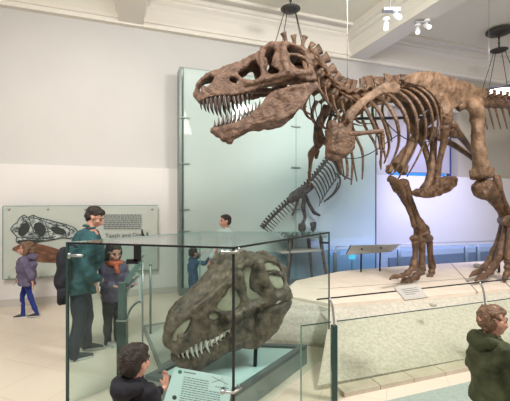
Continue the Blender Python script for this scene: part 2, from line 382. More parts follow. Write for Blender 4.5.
LO = [(209.7, 127), (212.4, 125.2), (226, 122.6), (240, 117.7), (251, 111), (259, 103), (266, 94.5), (275.6, 89), (289, 87), (304, 86.5), (311, 82.5), (315, 85), (310, 91.5), (304, 101), (296, 109.5), (286.6, 117), (275, 121.5), (265, 121), (262, 123.5), (254, 124), (247, 127.5), (238, 132.5), (229, 137), (222, 137), (215, 133), (210.5, 129)]
def skull_meshes():
    up = [sk(*p) for p in UP]; ho = [[sk(*p) for p in h] for h in HO]
    me = plate(up, [[(sum(p[0] for p in h)/len(h)*(1-k)+q[0]*k, sum(p[1] for p in h)/len(h)*(1-k)+q[1]*k) for q in h] for h, k in zip(ho, (1.36, 1.25, 1.15, 1.16, 1.25, 1.25))], .020)
    bm = B()
    for s in (1, -1): bend_add(bm, me, s, .1, .35)
    # roof: cross members along the dorsal outline
    topl = cr([sk(*p) for p in UP[1:14]], 5)
    for a, b_ in topl:
        w_ = lerp_table(WT, a)*(1-.35*max(0, b_-.1))
        tube(bm, [(a-.01, -w_, b_-.03), (a-.01, -w_*.5, b_-.008), (a-.01, 0, b_), (a-.01, w_*.5, b_-.008), (a-.01, w_, b_-.03)], .028, 8, 2)
    # nasal ridge, brow bosses, cheek bars, quadrate, braincase, palate
    tube(bm, [(*[sk(p[0], p[1])[0]], 0, sk(p[0], p[1])[1]) for p in UP[4:10]], [.03, .045, .045, .04, .045, .05], 8)
    for s in (1, -1):
        a, b_ = sk(271, 45); ell(bm, (a, s*.24, b_), (.09, .05, .04))
        a, b_ = sk(262, 47.5); ell(bm, (a, s*.21, b_), (.05, .045, .035))
        tube(bm, [(*[sk(260, 51)[0]], s*.24, sk(260, 51)[1]), (sk(259, 62)[0], s*.25, sk(259, 62)[1]), (sk(262, 80)[0], s*.245, sk(262, 80)[1])], [.04, .03, .035], 8)
        tube(bm, [(sk(280, 45)[0], s*.27, sk(280, 45)[1]), (sk(280, 60)[0], s*.33, sk(280, 60)[1]), (sk(284, 76)[0], s*.36, sk(284, 76)[1])], [.05, .04, .05], 8)
        tube(bm, [(sk(242, 84)[0], s*.215, sk(242, 84)[1]), (sk(262, 80)[0], s*.26, sk(262, 80)[1]), (sk(285, 77)[0], s*.355, sk(285, 77)[1]), (sk(308, 74)[0], s*.35, sk(308, 74)[1])], [.03, .03, .035, .045], 8)
        tube(bm, [(-.02, s*.33, .0), (0, s*.30, .12), (.02, s*.24, .28)], [.05, .04, .04], 8)
        tube(bm, [(.0, s*.30, .02), (.25, s*.20, .03), (.5, s*.12, .0), (.8, s*.07, -.04)], [.03, .03, .03, .02], 8)
        a, b_ = sk(301, 49); ell(bm, (a, s*.2, b_), (.06, .07, .05))
        tube(bm, [(1.28, s*.075, -.05), (1.05, s*.135, -.10), (.8, s*.165, -.09), (.62, s*.2, -.06)], [.025, .03, .028, .022], 8)
    tube(bm, [(.0, -.30, .27), (-.03, 0, .38), (.0, .30, .27)], [.05, .06, .05], 8)
    ell(bm, (.08, 0, .18), (.14, .13, .13)); ell(bm, (-.04, 0, .15), .05)
    tube(bm, [(1.31, -.04, -.12), (1.345, 0, -.1), (1.31, .04, -.12)], .05, 8); ell(bm, (1.325, 0, -.02), (.02, .04, .06))
    tube(bm, [(.1, 0, .1), (.5, 0, .08), (.9, 0, .0), (1.25, 0, -.08)], [.05, .04, .04, .04], 8)
    skm = organic(bm, .0125, 1, .012, 9, .009, 22)
    # fenestra fillings
    bm = B(); fills = []
    for h in ho:
        cx = sum(p[0] for p in h)/len(h); cy = sum(p[1] for p in h)/len(h)
        fills.append(plate([(cx+(p[0]-cx)*1.25, cy+(p[1]-cy)*1.25) for p in h], [], .008))
    for s in (1, -1):
        for f in fills: bend_add(bm, f, s, .1, .35, .006)
    fm = bpy.data.meshes.new('fill'); bm.to_mesh(fm); bm.free(); fm.shade_smooth()
    # lower jaw
    lo = [sk(*p) for p in LO]; me = plate(lo, [], .022); bm = B()
    WJ = [(-.08, .30), (.1, .31), (.3, .27), (.5, .20), (.8, .13), (1.0, .085), (1.1, .05), (1.17, .025)]
    for s in (1, -1):
        bend_add(bm, me, s, 0, 0, 0, 1, WJ)
        a, b_ = sk(286, 98); ell(bm, (a, s*.285, b_), (.16, .035, .075), Matrix.Rotation(-.35, 4, 'Y'))
        tube(bm, [(.0, s*.31, -.04), (.2, s*.315, -.08), (.38, s*.27, -.11)], [.035, .03, .02], 8)
        tube(bm, [(*[sk(240, 124)[0]], s*.125, sk(240, 124)[1]), (sk(222, 129)[0], s*.085, sk(222, 129)[1])], [.045, .05], 8)
        tube(bm, [(*[sk(258, 119)[0]], s*.185, sk(258, 119)[1]), (sk(285, 109)[0], s*.265, sk(285, 109)[1])], [.035, .04], 8)
    for p in ((212, 128), (216, 132), (222, 136), (228, 138)):
        a, b_ = sk(*p); w_ = lerp_table(WJ, a); tube(bm, [(a-.01, -w_, b_), (a+.015, 0, b_), (a-.01, w_, b_)], .04, 8)
    jm = organic(bm, .0125, 1, .013, 7, .008, 20)
    return skm, fm, jm, WJ
SKM, FILLM, JAWM, WJ = skull_meshes()
def tooth_mesh():
    bm = B(); tube(bm, [(0, 0, .03), (.006, 0, -.02), (.0, 0, -.07), (-.018, 0, -.115), (-.035, 0, -.15)], [.017, .021, .018, .011, .002], 8, 2, flat=.75, ref=(1, 0, 0))
    me = bpy.data.meshes.new('tooth'); bmesh.ops.recalc_face_normals(bm, faces=bm.faces); bm.to_mesh(me); bm.free(); me.shade_smooth(); return me
TM = tooth_mesh()
def mcopy(me, m): c = me.copy(); c.materials.clear(); c.materials.append(M[m]); return c
UT = [(198, 97.5, .62), (201.5, 97.8, .75), (205, 97.3, .85), (209, 96.8, 1.0), (213.5, 96.5, 1.1), (218, 96, 1.2), (222.5, 95.6, 1.15), (227, 95, 1.0), (231.5, 94.5, .9), (236, 94, .8), (240.5, 93, .7), (245, 92, .6), (249.5, 90.5, .5)]
LT = [(211.5, 127, .5), (215, 126, .62), (219, 125.2, .75), (223, 124.4, .8), (227, 123.3, .85), (231.5, 122, .8), (236, 120.4, .75), (240.5, 118.5, .7), (245, 116, .65), (249, 113.6, .6), (253, 110.4, .5), (256.5, 107, .45)]
def build_skull(root, mtx, bone, toothm, fill, jaw_rot, tk=1.0):
    so = bpy.data.objects.new('skull', mcopy(SKM, bone)); link(so, root); so.matrix_local = mtx
    jo = bpy.data.objects.new('lower_jaw', mcopy(JAWM, bone)); link(jo, root); jo.matrix_local = mtx @ Matrix.Rotation(jaw_rot, 4, 'Y')
    if fill: fo = bpy.data.objects.new('plaster_filling', mcopy(FILLM, fill)); link(fo, so); fo['label'] = 'pale plaster filling the skull openings'
    tm = mcopy(TM, toothm)
    for s in (1, -1):
        for px, py, k in UT:
            a, b_ = sk(px, py); w_ = lerp_table(WT, a)*1.0
            t = bpy.data.objects.new('tooth', tm); link(t, so); t.location = (a-.005, s*max(w_-.005, .03), b_+.005); t.scale = (k*tk, k*tk, k*tk); t.rotation_euler = (s*random.uniform(-.05, .12), random.uniform(-.1, .12)-.12, 0)
        for px, py, k in LT:
            a, b_ = sk(px, py); w_ = lerp_table(WJ, a)
            t = bpy.data.objects.new('tooth', tm); link(t, jo); t.location = (a, s*max(w_+.004, .03), b_+.03); t.scale = (k*1.15*tk, k*1.15*tk, k*1.15*tk); t.rotation_euler = (s*random.uniform(-.1, .1), math.pi-.35+random.uniform(-.1, .1), 0); 
    return so, jo

# ---------------------------------------------------------------- mounted skeleton
NA = V((.547, -.837)); A0 = V((.67, 4.4)); DA = V((.837, .547)); nAA = NA.dot(A0)
def TR(px, py, u=0):
    k = (px-255)/F; Y = (nAA+u)/(NA.x*k+NA.y); return at(px, py, Y)
def mir(p):
    u = NA.x*p.x+NA.y*p.y-nAA; return V((p.x-2*u*NA.x, p.y-2*u*NA.y, p.z))
NA3 = V((NA.x, NA.y, 0)); DA3 = V((DA.x, DA.y, 0)); UPV = V((0, 0, 1))
rex = thing('tyrannosaur_skeleton', 'huge brown mounted dinosaur skeleton striding left with open toothed jaws on the sand platform', 'dinosaur skeleton')
def pxr(p, r): return r*p.y/F
def btube(bm, pts, n=10, k=4, flat=1.0, ref=None, mirror=False, rnd=.12):
    """pts: (px,py,u,radius_px)"""
    P = [TR(a, b_, u) for a, b_, u, r in pts]; R = [pxr(p, q[3]) for p, q in zip(P, pts)]
    if mirror: P = [mir(p) for p in P]
    tube(bm, P, R, n, k, flat, ref, rnd)
def bplate(bm, pts, u, th, bulge=0):
    P = [TR(a, b_, u) for a, b_ in pts]; extrude_poly(bm, [p-NA3*th/2 for p in P], NA3*th)
def bone(name, pts, m='bone', label=None, **k):
    bm = B(); btube(bm, pts, **k); o = obj(name, bm, m, rex, True)
    if label: o['label'] = label
    return o
# skull placement: local x forward -> world direction toward snout
fw = V((-1, -.10, 0)).normalized(); lf = V((0, 0, 1)).cross(fw).normalized()
upk = V((0, 0, 1))
org = at(305, 89, 4.45)
mt = Matrix(((fw.x, lf.x, 0, org.x), (fw.y, lf.y, 0, org.y), (fw.z, lf.z, 1, org.z), (0, 0, 0, 1))) @ Matrix.Diagonal((.985, 1.0, .985, 1))
build_skull(rex, mt, 'skullbone', 'tooth', None, 0)
# vertebrae
def vertebra(name, c, tan, up, r, spine, tp, lean=0, ln=None, flatw=.35, m='bone', chev=0, sz=1.0, tpup=.35):
    tan = tan.normalized(); lat = tan.cross(up).normalized(); up2 = lat.cross(tan).normalized(); ln = ln or r*1.7
    bm = B()
    tube(bm, [c-tan*ln/2, c-tan*ln*.3, c, c+tan*ln*.3, c+tan*ln/2], [r*.95, r, r*.72, r, r*.95], 12, 2, rnd=.15)
    ell(bm, c+up2*r*1.05, (r*.6, r*.6, r*.55))
    tube(bm, [c+up2*r*.8, c+up2*(r+spine*.5)+tan*lean*.5, c+up2*(r+spine*.88)+tan*lean*.9, c+up2*(r+spine)+tan*lean], [r*.62*sz, r*.5*sz, r*.6*sz, r*.66*sz], 8, 2, flat=flatw, ref=tan, rnd=.25)
    for s in (1, -1):
        tube(bm, [c+up2*r*.8, c+up2*(r*.9+tp*tpup*.5)+lat*s*tp*.55, c+up2*(r*.9+tp*tpup)+lat*s*tp], [r*.45, r*.3, r*.34], 8, 2, flat=.55, ref=tan, rnd=.2)
        tube(bm, [c+up2*r*1.1+lat*s*r*.4, c+up2*r*1.45+lat*s*r*.55+tan*ln*.45, c+up2*r*1.5+lat*s*r*.5+tan*ln*.75], [r*.3, r*.24, r*.2], 6, 2, rnd=.2)
        tube(bm, [c+up2*r*1.1+lat*s*r*.4, c+up2*r*1.3+lat*s*r*.6-tan*ln*.45, c+up2*r*1.4+lat*s*r*.6-tan*ln*.7], [r*.3, r*.24, r*.2], 6, 2, rnd=.2)
    return obj(name, bm, m, rex, True)
# neck path in pixels, depth from skull joint to trunk
NP = [(306, 60, .02), (313, 69, .02), (319.5, 79.5, .0), (326.5, 89, .0), (334.5, 97, 0), (343.5, 101.5, 0), (353, 102, 0), (363, 99.5, 0)]
NPW = [TR(a, b_, u) for a, b_, u in NP]
for i, c in enumerate(NPW):
    tn = (NPW[min(i+1, 7)]-NPW[max(i-1, 0)]).normalized()
    up = (V((.25, .1, 1))+(V((.55, .2, .2)) if i < 6 else V())).normalized()
    vertebra('cervical_vertebra', c, tn, up, [.09, .094, .098, .102, .104, .106, .108, .105][i], [.18, .20, .20, .19, .19, .19, .18, .17][i], .22+.012*i, lean=.06, ln=.14, sz=1.1, tpup=-.5)
for (a, c) in (((288, 45), (283, 33.5)), ((295, 46), (293.5, 36)), ((301, 48), (305, 37.5)), ((306, 52), (313, 44.5)), ((312, 57), (318, 51))):
    bone('neural_spine', [(a[0], a[1]+6, 0, 2.2), (a[0]*.5+c[0]*.5, a[1]*.5+c[1]*.5, 0, 1.9), (c[0], c[1]-1.5, 0, 3.3)], m='bone', flat=.6)
# cervical ribs
for i in range(7):
    a, b_, u = NP[i]
    for mi in (False, True):
        bm = B(); btube(bm, [(a-2, b_-2, .14, 2.6), (a, b_+9, .20, 2.1), (a+6, b_+20, .22, 1.6), (a+15+i, b_+30-max(0, i-3)*3, .20, .7)], flat=.6, mirror=mi); obj('cervical_rib', bm, 'bone', rex, True)
# dorsal vertebrae
DP = [(371, 98), (379.5, 96), (388, 95), (396.5, 94.5), (405, 94.5), (413, 95), (421, 95.5), (428.5, 96.5), (436, 97.5)]
DPW = [TR(a, b_, 0) for a, b_ in DP]
for i, c in enumerate(DPW):
    vertebra('dorsal_vertebra', c, DA3, UPV, .10, .20-.03*(i % 2), .26, lean=-.07+.04*(i % 3), ln=.19, m='bone', sz=1.7+.5*(i % 2), flatw=.22, tpup=.1)
# sacrum
SP_ = [TR(a, b_, 0) for a, b_ in ((444, 99), (452, 99.5), (459.5, 100.5), (467, 101.5))]
for c in SP_: vertebra('sacral_vertebra', c, DA3, UPV, .10, .18, .2, ln=.2)
# tail
for i in range(13):
    px = 474+i*6.6; py = 102+i*.25; c = TR(px, py, 0); k = 1-i*.022
    vertebra('caudal_vertebra', c, DA3, UPV, .105*k, .17*k, .26*k, lean=.03, ln=.19, tpup=.1)
    if i < 11:
        L_ = 24-.4*i
        bm = B(); btube(bm, [(px+1.5, py+5, 0, 1.7), (px+3.5, py+L_*.55, 0, 1.4), (px+7, py+L_+3, 0, .8)], flat=.55); obj('chevron', bm, 'bone', rex, True)
# ribs: (points with lateral offset) near and mirrored far
RIBS = [
    [(355, 97, .12, 2.4), (361, 101, .33, 2.4), (368, 112, .45, 2.3), (375, 128, .47, 2.1), (383, 146, .40, 1.4)],
    [(362, 95, .12, 2.4), (369, 99, .36, 2.5), (379, 111, .50, 2.5), (386, 128, .53, 2.2), (389, 147, .45, 1.9), (384, 163, .38, 1.2)],
    [(371, 93, .12, 2.4), (380, 97, .38, 2.5), (391, 109, .54, 2.6), (398, 126, .58, 2.4), (398, 146, .50, 2.0), (388, 170, .40, 1.2)],
    [(379, 91, .12, 2.3), (390, 95, .40, 2.4), (401, 106, .57, 2.6), (408, 124, .60, 2.4), (407, 146, .52, 2.0), (397, 168, .42, 1.6), (389, 176, .38, 1.0)],
    [(387, 89, .12, 2.2), (399, 92, .42, 2.3), (411, 103, .58, 2.5), (417, 122, .61, 2.3), (415, 146, .53, 2.0), (404, 168, .44, 1.5), (396, 182, .38, .9)],
    [(395, 88, .12, 2.1), (407, 91, .42, 2.2), (419, 102, .57, 2.3), (425.5, 121, .59, 2.1), (424, 142, .52, 1.9), (415, 162, .44, 1.4), (407, 176, .38, .9)],
    [(403, 87, .12, 2.0), (414, 89, .40, 2.0), (426, 99, .54, 2.1), (432, 115, .55, 2.0), (432, 134, .48, 1.7), (427, 148, .42, 1.0)],
    [(410, 86, .12, 1.9), (421, 88, .38, 1.9), (432, 98, .50, 1.9), (437.5, 113, .51, 1.8), (437, 130, .45, 1.5), (432, 141, .40, .9)],
    [(417, 86, .12, 1.8), (427, 88.5, .35, 1.8), (437, 98, .46, 1.8), (441, 111, .46, 1.6), (440.5, 125, .42, 1.3), (437, 134, .38, .8)],
]
for r in RIBS:
    for mi in (False, True):
        bm = B(); btube(bm, r, n=10, flat=.62, mirror=mi, ref=DA3); obj('rib', bm, 'bone', rex, True)
for pts in ([(338, 112, .30, 1.6), (340, 130, .3, 1.3), (341, 152, .25, 1.0), (344, 175, .2, .7)], [(345, 112, -.2, 1.5), (350, 140, -.2, 1.2), (353, 160, -.2, 1.0), (357, 181, -.2, .6)]):
    bone('rib', pts, flat=.6)
# belly ribs (thin black wire braces)
def rod(name, pts, r=.6, m='iron', label=None):
    bm = B(); btube(bm, [(*p, r) for p in pts], n=6, k=4, rnd=0); o = obj(name, bm, m, rex, True)
    return o
rod('support_rod', [(330, 113, 0), (345, 118, 0), (365, 118, 0), (395, 117.5, 0), (425, 116.5, 0), (452, 112, 0)], 1.5)
rod('brace_wire', [(322, 130, -.1), (332, 152, -.1), (352, 158, .0), (370, 153, .1), (388, 141, .3), (400, 133, .4)], .5)
rod('brace_wire', [(378, 110, .5), (392, 128, .6), (410, 140, .6), (428, 141, .55), (442, 130, .45)], .5)
rod('brace_wire', [(309, 92, 0), (311, 110, 0), (317, 125, 0)], .5); rod('brace_wire', [(314, 95, 0), (316, 112, 0), (320, 128, 0)], .5)
rod('brace_wire', [(322, 98, .1), (321, 112, .1), (318, 131, .1)], .6)
# shoulder blade and coracoid (both sides)
scap = [(346, 117), (347, 112.5), (352, 106), (360, 98.5), (369, 91.5), (376, 86.5), (384, 82.3), (393, 81.5), (399, 84.5), (400, 89.5), (396, 93), (388, 93.5), (380, 94.5), (371, 99.5), (362, 107), (355, 115), (351, 123), (347, 122)]
cora = [(329, 119.5), (332.5, 119.5), (337, 123), (343, 122), (347, 118.5), (351, 121), (350, 130), (353.5, 139), (353.5, 148), (349, 153), (341, 155.5), (334, 155), (329.5, 150), (330.5, 138), (330.5, 128)]
for mi in (False, True):
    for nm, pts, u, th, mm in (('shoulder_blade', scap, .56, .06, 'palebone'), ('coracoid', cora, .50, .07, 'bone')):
        bm = B(); bplate(bm, pts, u, th)
        if nm == 'coracoid': bmesh.ops.triangulate(bm, faces=bm.faces)
        if nm == 'shoulder_blade': btube(bm, [(349, 117, u, 4.2), (362, 103, u, 3.6), (376, 92.5, u, 3.4), (388, 88, u, 3.6)], k=2, flat=.5)
        if mi:
            for v in bm.verts: v.co = v.co-NA3*.40+DA3*.34
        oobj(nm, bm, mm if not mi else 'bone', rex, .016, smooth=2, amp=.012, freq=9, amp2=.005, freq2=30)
# arms
def arm(mi):
    for nm, pts, fl in (('upper_arm_bone', [(349, 134, .50, 4.2), (353, 133.5, .52, 3.0), (366, 132.3, .55, 2.2), (377, 131, .57, 2.6), (382, 131.5, .58, 3.4)], .9),
                        ('forearm_bone', [(382, 133, .58, 2.8), (382.5, 141, .58, 1.9), (382.5, 149, .58, 2.4)], .9), ('forearm_bone', [(378.5, 134, .58, 1.5), (379.5, 142, .58, 1.1), (380.5, 149, .58, 1.6)], 1),
                        ('finger_bone', [(381.5, 150, .58, 1.7), (381, 157, .57, 1.2), (380.5, 162, .56, 1.4), (381, 169, .55, .6)], 1), ('finger_bone', [(384, 150, .58, 1.4), (385, 156, .58, 1.0), (386, 161, .58, .5)], 1)):
        bm = B(); btube(bm, pts, flat=fl, mirror=mi, rnd=.2); obj(nm, bm, 'bone', rex, True)
arm(False)
# far arm hangs forward below the neck
for nm, pts in (('upper_arm_bone', [(326, 112, -.45, 4.0), (322.5, 120, -.45, 3.0), (319, 132, -.45, 2.6), (320, 141, -.45, 4.0), (316, 148, -.45, 3.0)]), ('shoulder_bone', [(315.5, 124, -.4, 1.6), (315, 138, -.4, 2.0), (317, 146, -.4, 2.4)]),
                ('forearm_bone', [(316, 147, -.45, 3.3), (312, 153, -.45, 4.0), (310.5, 161, -.45, 2.2), (310, 171, -.45, 1.7)]), ('forearm_bone', [(318, 150, -.45, 2.0), (316, 158, -.45, 1.5)]),
                ('finger_bone', [(309.5, 171, -.45, 2.0), (309.5, 180, -.45, 1.2), (310.5, 187, -.45, .6)])):
    bone(nm, pts)
# pelvis
il = [(400, 79), (407, 74.5), (416, 71.5), (427, 70), (438, 72.5), (452, 77.5), (468, 83.5), (481, 89), (486.5, 93.5), (486, 98), (478, 100), (468, 100.5), (460, 102.5), (454, 108), (449, 116), (446, 119), (442, 117), (441, 109), (437, 101), (431, 93.5), (423, 88), (413, 84.5), (404, 83)]
for mi in (False, True):
    bm = B(); bplate(bm, il, .30, .06)
    btube(bm, [(422, 78, .30, 5), (440, 84, .31, 7), (458, 91, .31, 6.5), (476, 94.5, .30, 4)], k=3, flat=.45, ref=UPV)
    btube(bm, [(440, 92, .31, 5), (446, 103, .32, 5.5), (446, 114, .32, 6)], k=3, flat=.6)
    if mi:
        for v in bm.verts: v.co = mir(v.co)
    oobj('hip_blade', bm, 'palebone', rex, .017, smooth=2, amp=.03, freq=6, amp2=.010, freq2=22)
    bm = B(); btube(bm, [(447, 112, .30, 7), (446, 122, .27, 6.5), (444.5, 131, .22, 5.0)], mirror=mi, k=3, flat=.7); oobj('pubis_head', bm, 'bone', rex, .018, smooth=2, amp=.015, freq=9)
    bone('pubis', [(445, 124, .26, 5), (444, 140, .18, 3.6), (440, 158, .10, 3.0), (437, 174, .05, 3.6), (436, 186, .03, 4.5)], mirror=mi)
    bone('ischium', [(450, 122, .27, 5), (456, 130, .20, 4.0), (467, 144, .10, 2.8), (478, 158, .04, 2.4), (484, 165, .03, 3)], mirror=mi)
    bone('ischium_flange', [(449, 127, .22, 4.5), (452, 133, .18, 4.5), (456, 136, .14, 2)], mirror=mi)
bone('pubis_shaft', [(432, 128, -.15, 4), (433.5, 148, -.05, 3.4), (432, 165, 0, 3.4), (429, 180, 0, 4.2), (424, 190, 0, 5)])
boot = [(414.5, 191), (418, 188), (426, 187), (433, 183.5), (439, 178), (446, 175.5), (452, 176), (455.5, 180), (454, 185.5), (447, 191), (437, 195.5), (427, 197.5), (418, 196.5), (415, 194)]
bm = B(); bplate(bm, boot, 0, .13); btube(bm, [(418, 192.5, 0, 3.5), (430, 190.5, 0, 5.5), (446, 183, 0, 6)], flat=1, k=3); oobj('pubic_boot', bm, 'bone', rex, .016, smooth=3, amp=.02, freq=8, amp2=.006, freq2=30)
# legs
def merged(name, tubes, voxel=.018, m='bone', mirror=False, **k):
    bm = B()
    for t in tubes: btube(bm, t, k=3, mirror=mirror)
    kw = dict(smooth=2, amp=.012, freq=8, amp2=.005, freq2=25); kw.update(k)
    return oobj(name, bm, m, rex, voxel, **kw)
u = .42
merged('femur', [[(457, 106, .2, 6), (466, 103, .3, 6.5), (475, 106, u, 7.5), (477.5, 118, u, 6.8), (478, 135, u, 6.2), (479, 152, u, 6.6), (481, 166, u, 8.2), (482.5, 175, u, 8.8)], [(475, 170, u-.08, 6), (476, 178, u-.05, 5)], [(488, 168, u, 5), (489.5, 176, u, 5.2)], [(476, 101, u, 6), (480, 104, u, 5)]], m='palebone', amp=.02)
merged('tibia', [[(482, 185, u, 9.5), (489, 191, u, 8.5), (496, 200, u-.01, 6.2), (503, 210, u-.02, 5.6), (507, 217, u-.03, 7)], [(476, 184, u+.03, 5), (478, 192, u+.02, 4.5), (485, 196, u, 4)]])
bone('fibula', [(497, 176, u+.08, 3.2), (497.5, 184, u+.1, 4.2), (502, 196, u+.1, 2.6), (508, 209, u+.08, 2.4), (511, 216, u+.06, 3)])
merged('ankle_bone', [[(502, 220, u-.12, 5), (509, 220.5, u+.08, 6)]], .014)
u = .38
for pts in ([(503, 224, u-.12, 3.4), (500, 234, u-.13, 2.8), (496.5, 245, u-.14, 3.0), (494, 251, u-.15, 4.0)], [(507, 224, u, 3.8), (504.5, 236, u+.01, 3.2), (501, 248, u+.02, 3.4), (499, 256, u+.02, 4.4)], [(511.5, 224, u+.12, 3.4), (510, 238, u+.14, 3.0), (508.5, 252, u+.16, 3.2), (508, 260, u+.16, 4.2)]):
    bone('metatarsal', pts, rnd=.15)
def toe(joints, u):
    """phalanges along joints, last is claw"""
    for i in range(len(joints)-1):
        (a, b_, r1), (c, d, r2) = joints[i], joints[i+1]
        if i == len(joints)-2: pts = [(a, b_, u, r1), ((a+c)/2, (b_+d)/2-1.2, u, r1*.8), (c, d, u, .7)]; nm = 'claw'
        else: pts = [(a, b_, u, r1), ((a+c)/2, (b_+d)/2, u, min(r1, r2)*.72), (c*.9+a*.1, d*.9+b_*.1, u, r2)]; nm = 'toe_bone'
        bone(nm, pts, rnd=.15)
toe([(494, 252, 4.0), (489, 260, 4.0), (484, 267, 3.6), (478.5, 271.5, 3.0), (469.5, 276.5, 1)], .24)
toe([(499, 257, 4.4), (494.5, 265, 4.2), (489.5, 271.5, 3.8), (484, 276, 3.3), (475, 280.5, 1)], .40)
toe([(508, 261, 4.2), (507.5, 267.5, 3.8), (507, 273, 3.4), (504, 282, 1)], .55)
# far leg
u = -.32
merged('femur', [[(450, 106, -.15, 6), (440, 108, -.25, 7), (430, 116, u, 6.5), (421, 127, u, 5.0), (411, 145, u, 5.0), (402, 158, u, 6.2), (397, 167, u, 7.5)], [(390, 166, u+.05, 4), (388, 172, u+.05, 3.6)], [(404, 165, u-.06, 5), (402, 173, u-.06, 5)]], m='palebone')
merged('tibia', [[(400, 183, u, 8.8), (404, 191, u, 7.4), (410, 205, u, 5.2), (416, 219, u, 5.2), (421, 229, u, 7.5), (422, 234, u, 8.5)], [(393, 181, u+.08, 4.5), (398, 190, u+.06, 4)]])
bone('fibula', [(389, 178, u+.1, 3.5), (398, 183, u+.14, 3.2), (407, 202, u+.14, 1.8), (414, 226, u+.12, 2.4)])
merged('ankle_bone', [[(413, 238, u+.1, 3.6), (422, 238.5, u, 4.4), (430, 237.5, u-.1, 3.8)]], .014)
for pts in ([(415, 241, u+.14, 3.6), (415.5, 251, u+.14, 2.8), (414.5, 260, u+.15, 3.2), (413, 266, u+.15, 4.0)], [(422, 242, u+.02, 3.8), (422, 252, u+.02, 3.0), (422, 262, u+.02, 3.4), (421.5, 270, u+.02, 4.6)], [(429.5, 241, u-.1, 3.4), (430, 251, u-.12, 2.8), (431, 259, u-.13, 3.2), (432, 265, u-.14, 4.0)]):
    bone('metatarsal', pts, rnd=.15)
toe([(413, 267, 3.8), (407.5, 272.5, 3.6), (402, 275.3, 3.0), (397, 276, 2.6), (389.5, 279, 1)], u+.15)
toe([(421, 271, 4.4), (415.5, 276, 4.0), (410.5, 278.5, 3.4), (406, 279.5, 3.0), (401, 283, 1)], u+.05)
toe([(432, 266, 4.0), (431.5, 272, 3.6), (430, 276, 3.2), (426, 283, 1)], u-.10)
bm = B(); p = TR(499, 281, .1); tube(bm, [(p.x, p.y, ZP), (p.x, p.y, 1.15), TR(503, 232, .12)], .022, 8, 1); obj('support_post', bm, 'iron', rex, True)
p = TR(455, 277, 0)
bm = B(); 
rebase(rex, (p.x, p.y, ZP))
bm.free()

# ---------------------------------------------------------------- tall glass panel
GZ0, GZ1 = .15, 4.50; go = .30
ta, tb, tm_ = wt(184, go), wt(375.5, go), wt(296, go)
gp = thing('glass_wall_panel', 'very tall pale green translucent glass panel on the wall behind the toothed skull', 'glass panel', wz((ta+tb)/2, go, 0))
def wmesh(name, m, root, boxes, loc=None):
    bm = B()
    for lo, hi in boxes: box(bm, lo, hi, WM)
    return obj(name, bm, m, root)
kids = []
for a, c in ((ta, tm_-.006), (tm_+.006, tb)):
    kids.append(wmesh('glass_pane', 'g_tall', gp, [((a, go-.02, GZ0), (c, go, GZ1))]))
kids.append(wmesh('side_frame', 'frame', gp, [((ta-.09, .002, GZ0), (ta-.045, go, GZ1)), ((ta-.012, go-.03, GZ0), (ta-.002, go+.005, GZ1))]))
kids.append(wmesh('top_rail', 'frame', gp, [((ta-.09, go-.04, GZ1+.0), (tb+.02, go-.01, GZ1+.02)), ((ta, go-.12, GZ1-.25), (tb, go-.10, GZ1-.235))]))
kids.append(wmesh('bottom_rail', 'frame', gp, [((ta-.09, .002, 0), (tb+.02, go+.01, GZ0))]))
kids.append(wmesh('seam', 'gedge2', gp, [((tm_-.006, go-.018, GZ0), (tm_+.006, go-.002, GZ1))]))
kids.append(wmesh('edge_pane', 'g_barb', gp, [((tb+.002, .002, GZ0), (tb+.014, go, GZ1))]))
kids.append(wmesh('edge_strip', 'gedge', gp, [((tb-.004, go, GZ0), (tb+.016, go+.012, GZ1))]))
for px, ys in ((184, (117, 163, 209, 231)), (296, (126, 167, 209))):
    for y in ys:
        p = wp(px, y, go+.02); t_ = wt(px, go+.02)
        kids.append(wmesh('standoff_clamp', 'frame', gp, [((t_-.11, go-.0, p.z-.012), (t_+.11, go+.03, p.z+.012))]))
for k_ in kids: k_.location = k_.location - gp.location

# small dark skeleton standing in front of the glass (relief tubes, real thickness)
sd = thing('small_dinosaur_skeleton', 'small dark dinosaur skeleton with raised tail against the pale glass panel', 'dinosaur skeleton')
SO = .62
def sp(px, py, o=0): return wp(px, py, SO+o)
def stube(name, pts, r, o=0, m='small', par=sd, **k):
    bm = B(); tube(bm, [sp(a, b_, o) for a, b_ in pts], [x*.030 for x in r] if hasattr(r, '__len__') else r*.030, 8, 3, **k); return obj(name, bm, m, par, True)
spine = cr([(263, 228), (270, 219), (280, 209), (291, 199), (302, 188), (313, 177), (322, 166), (330, 155), (333, 149)], 4)
for i, (a, b_) in enumerate(spine[:-1]):
    c, d = spine[i+1]; L_ = math.hypot(c-a, d-b_); nx, ny = -(d-b_)/L_, (c-a)/L_
    if ny > 0: nx, ny = -nx, -ny
    s_ = 1.0+.5*min(i, 14)/14
    up_ = 4.5 if i < 13 else 3.5; dn = 3.2 if i < 13 else 0
    bm = B(); P0 = sp((a+c)/2, (b_+d)/2)
    tube(bm, [sp(a+nx*.2, b_), sp(c-(c-a)*.25, d-(d-b_)*.25)], .026*s_, 8, 1)
    tube(bm, [P0, sp((a+c)/2+nx*up_*.9, (b_+d)/2+ny*up_*.9)], [.018*s_, .022], 6, 1)
    if i < 13:
        tube(bm, [P0, sp((a+c)/2-nx*(dn+3)+2, (b_+d)/2-ny*(dn+3)+2)], [.014, .008], 6, 1)
    tube(bm, [P0-V((WN.x, WN.y, 0))*.07, P0+V((WN.x, WN.y, 0))*.07], .014, 6, 1)
    obj('vertebra', bm, 'small', sd, True)
for i in range(10):
    a = 309+i*2.6; b_ = 181-i*2.8
    for o in (-.09, .09):
        stube('rib', [(a, b_), (a+5, b_+5), (a+11-i*.3, b_+17), (a+10-i*.8, b_+25-i*.5)], [.6, .55, .45, .3], o)
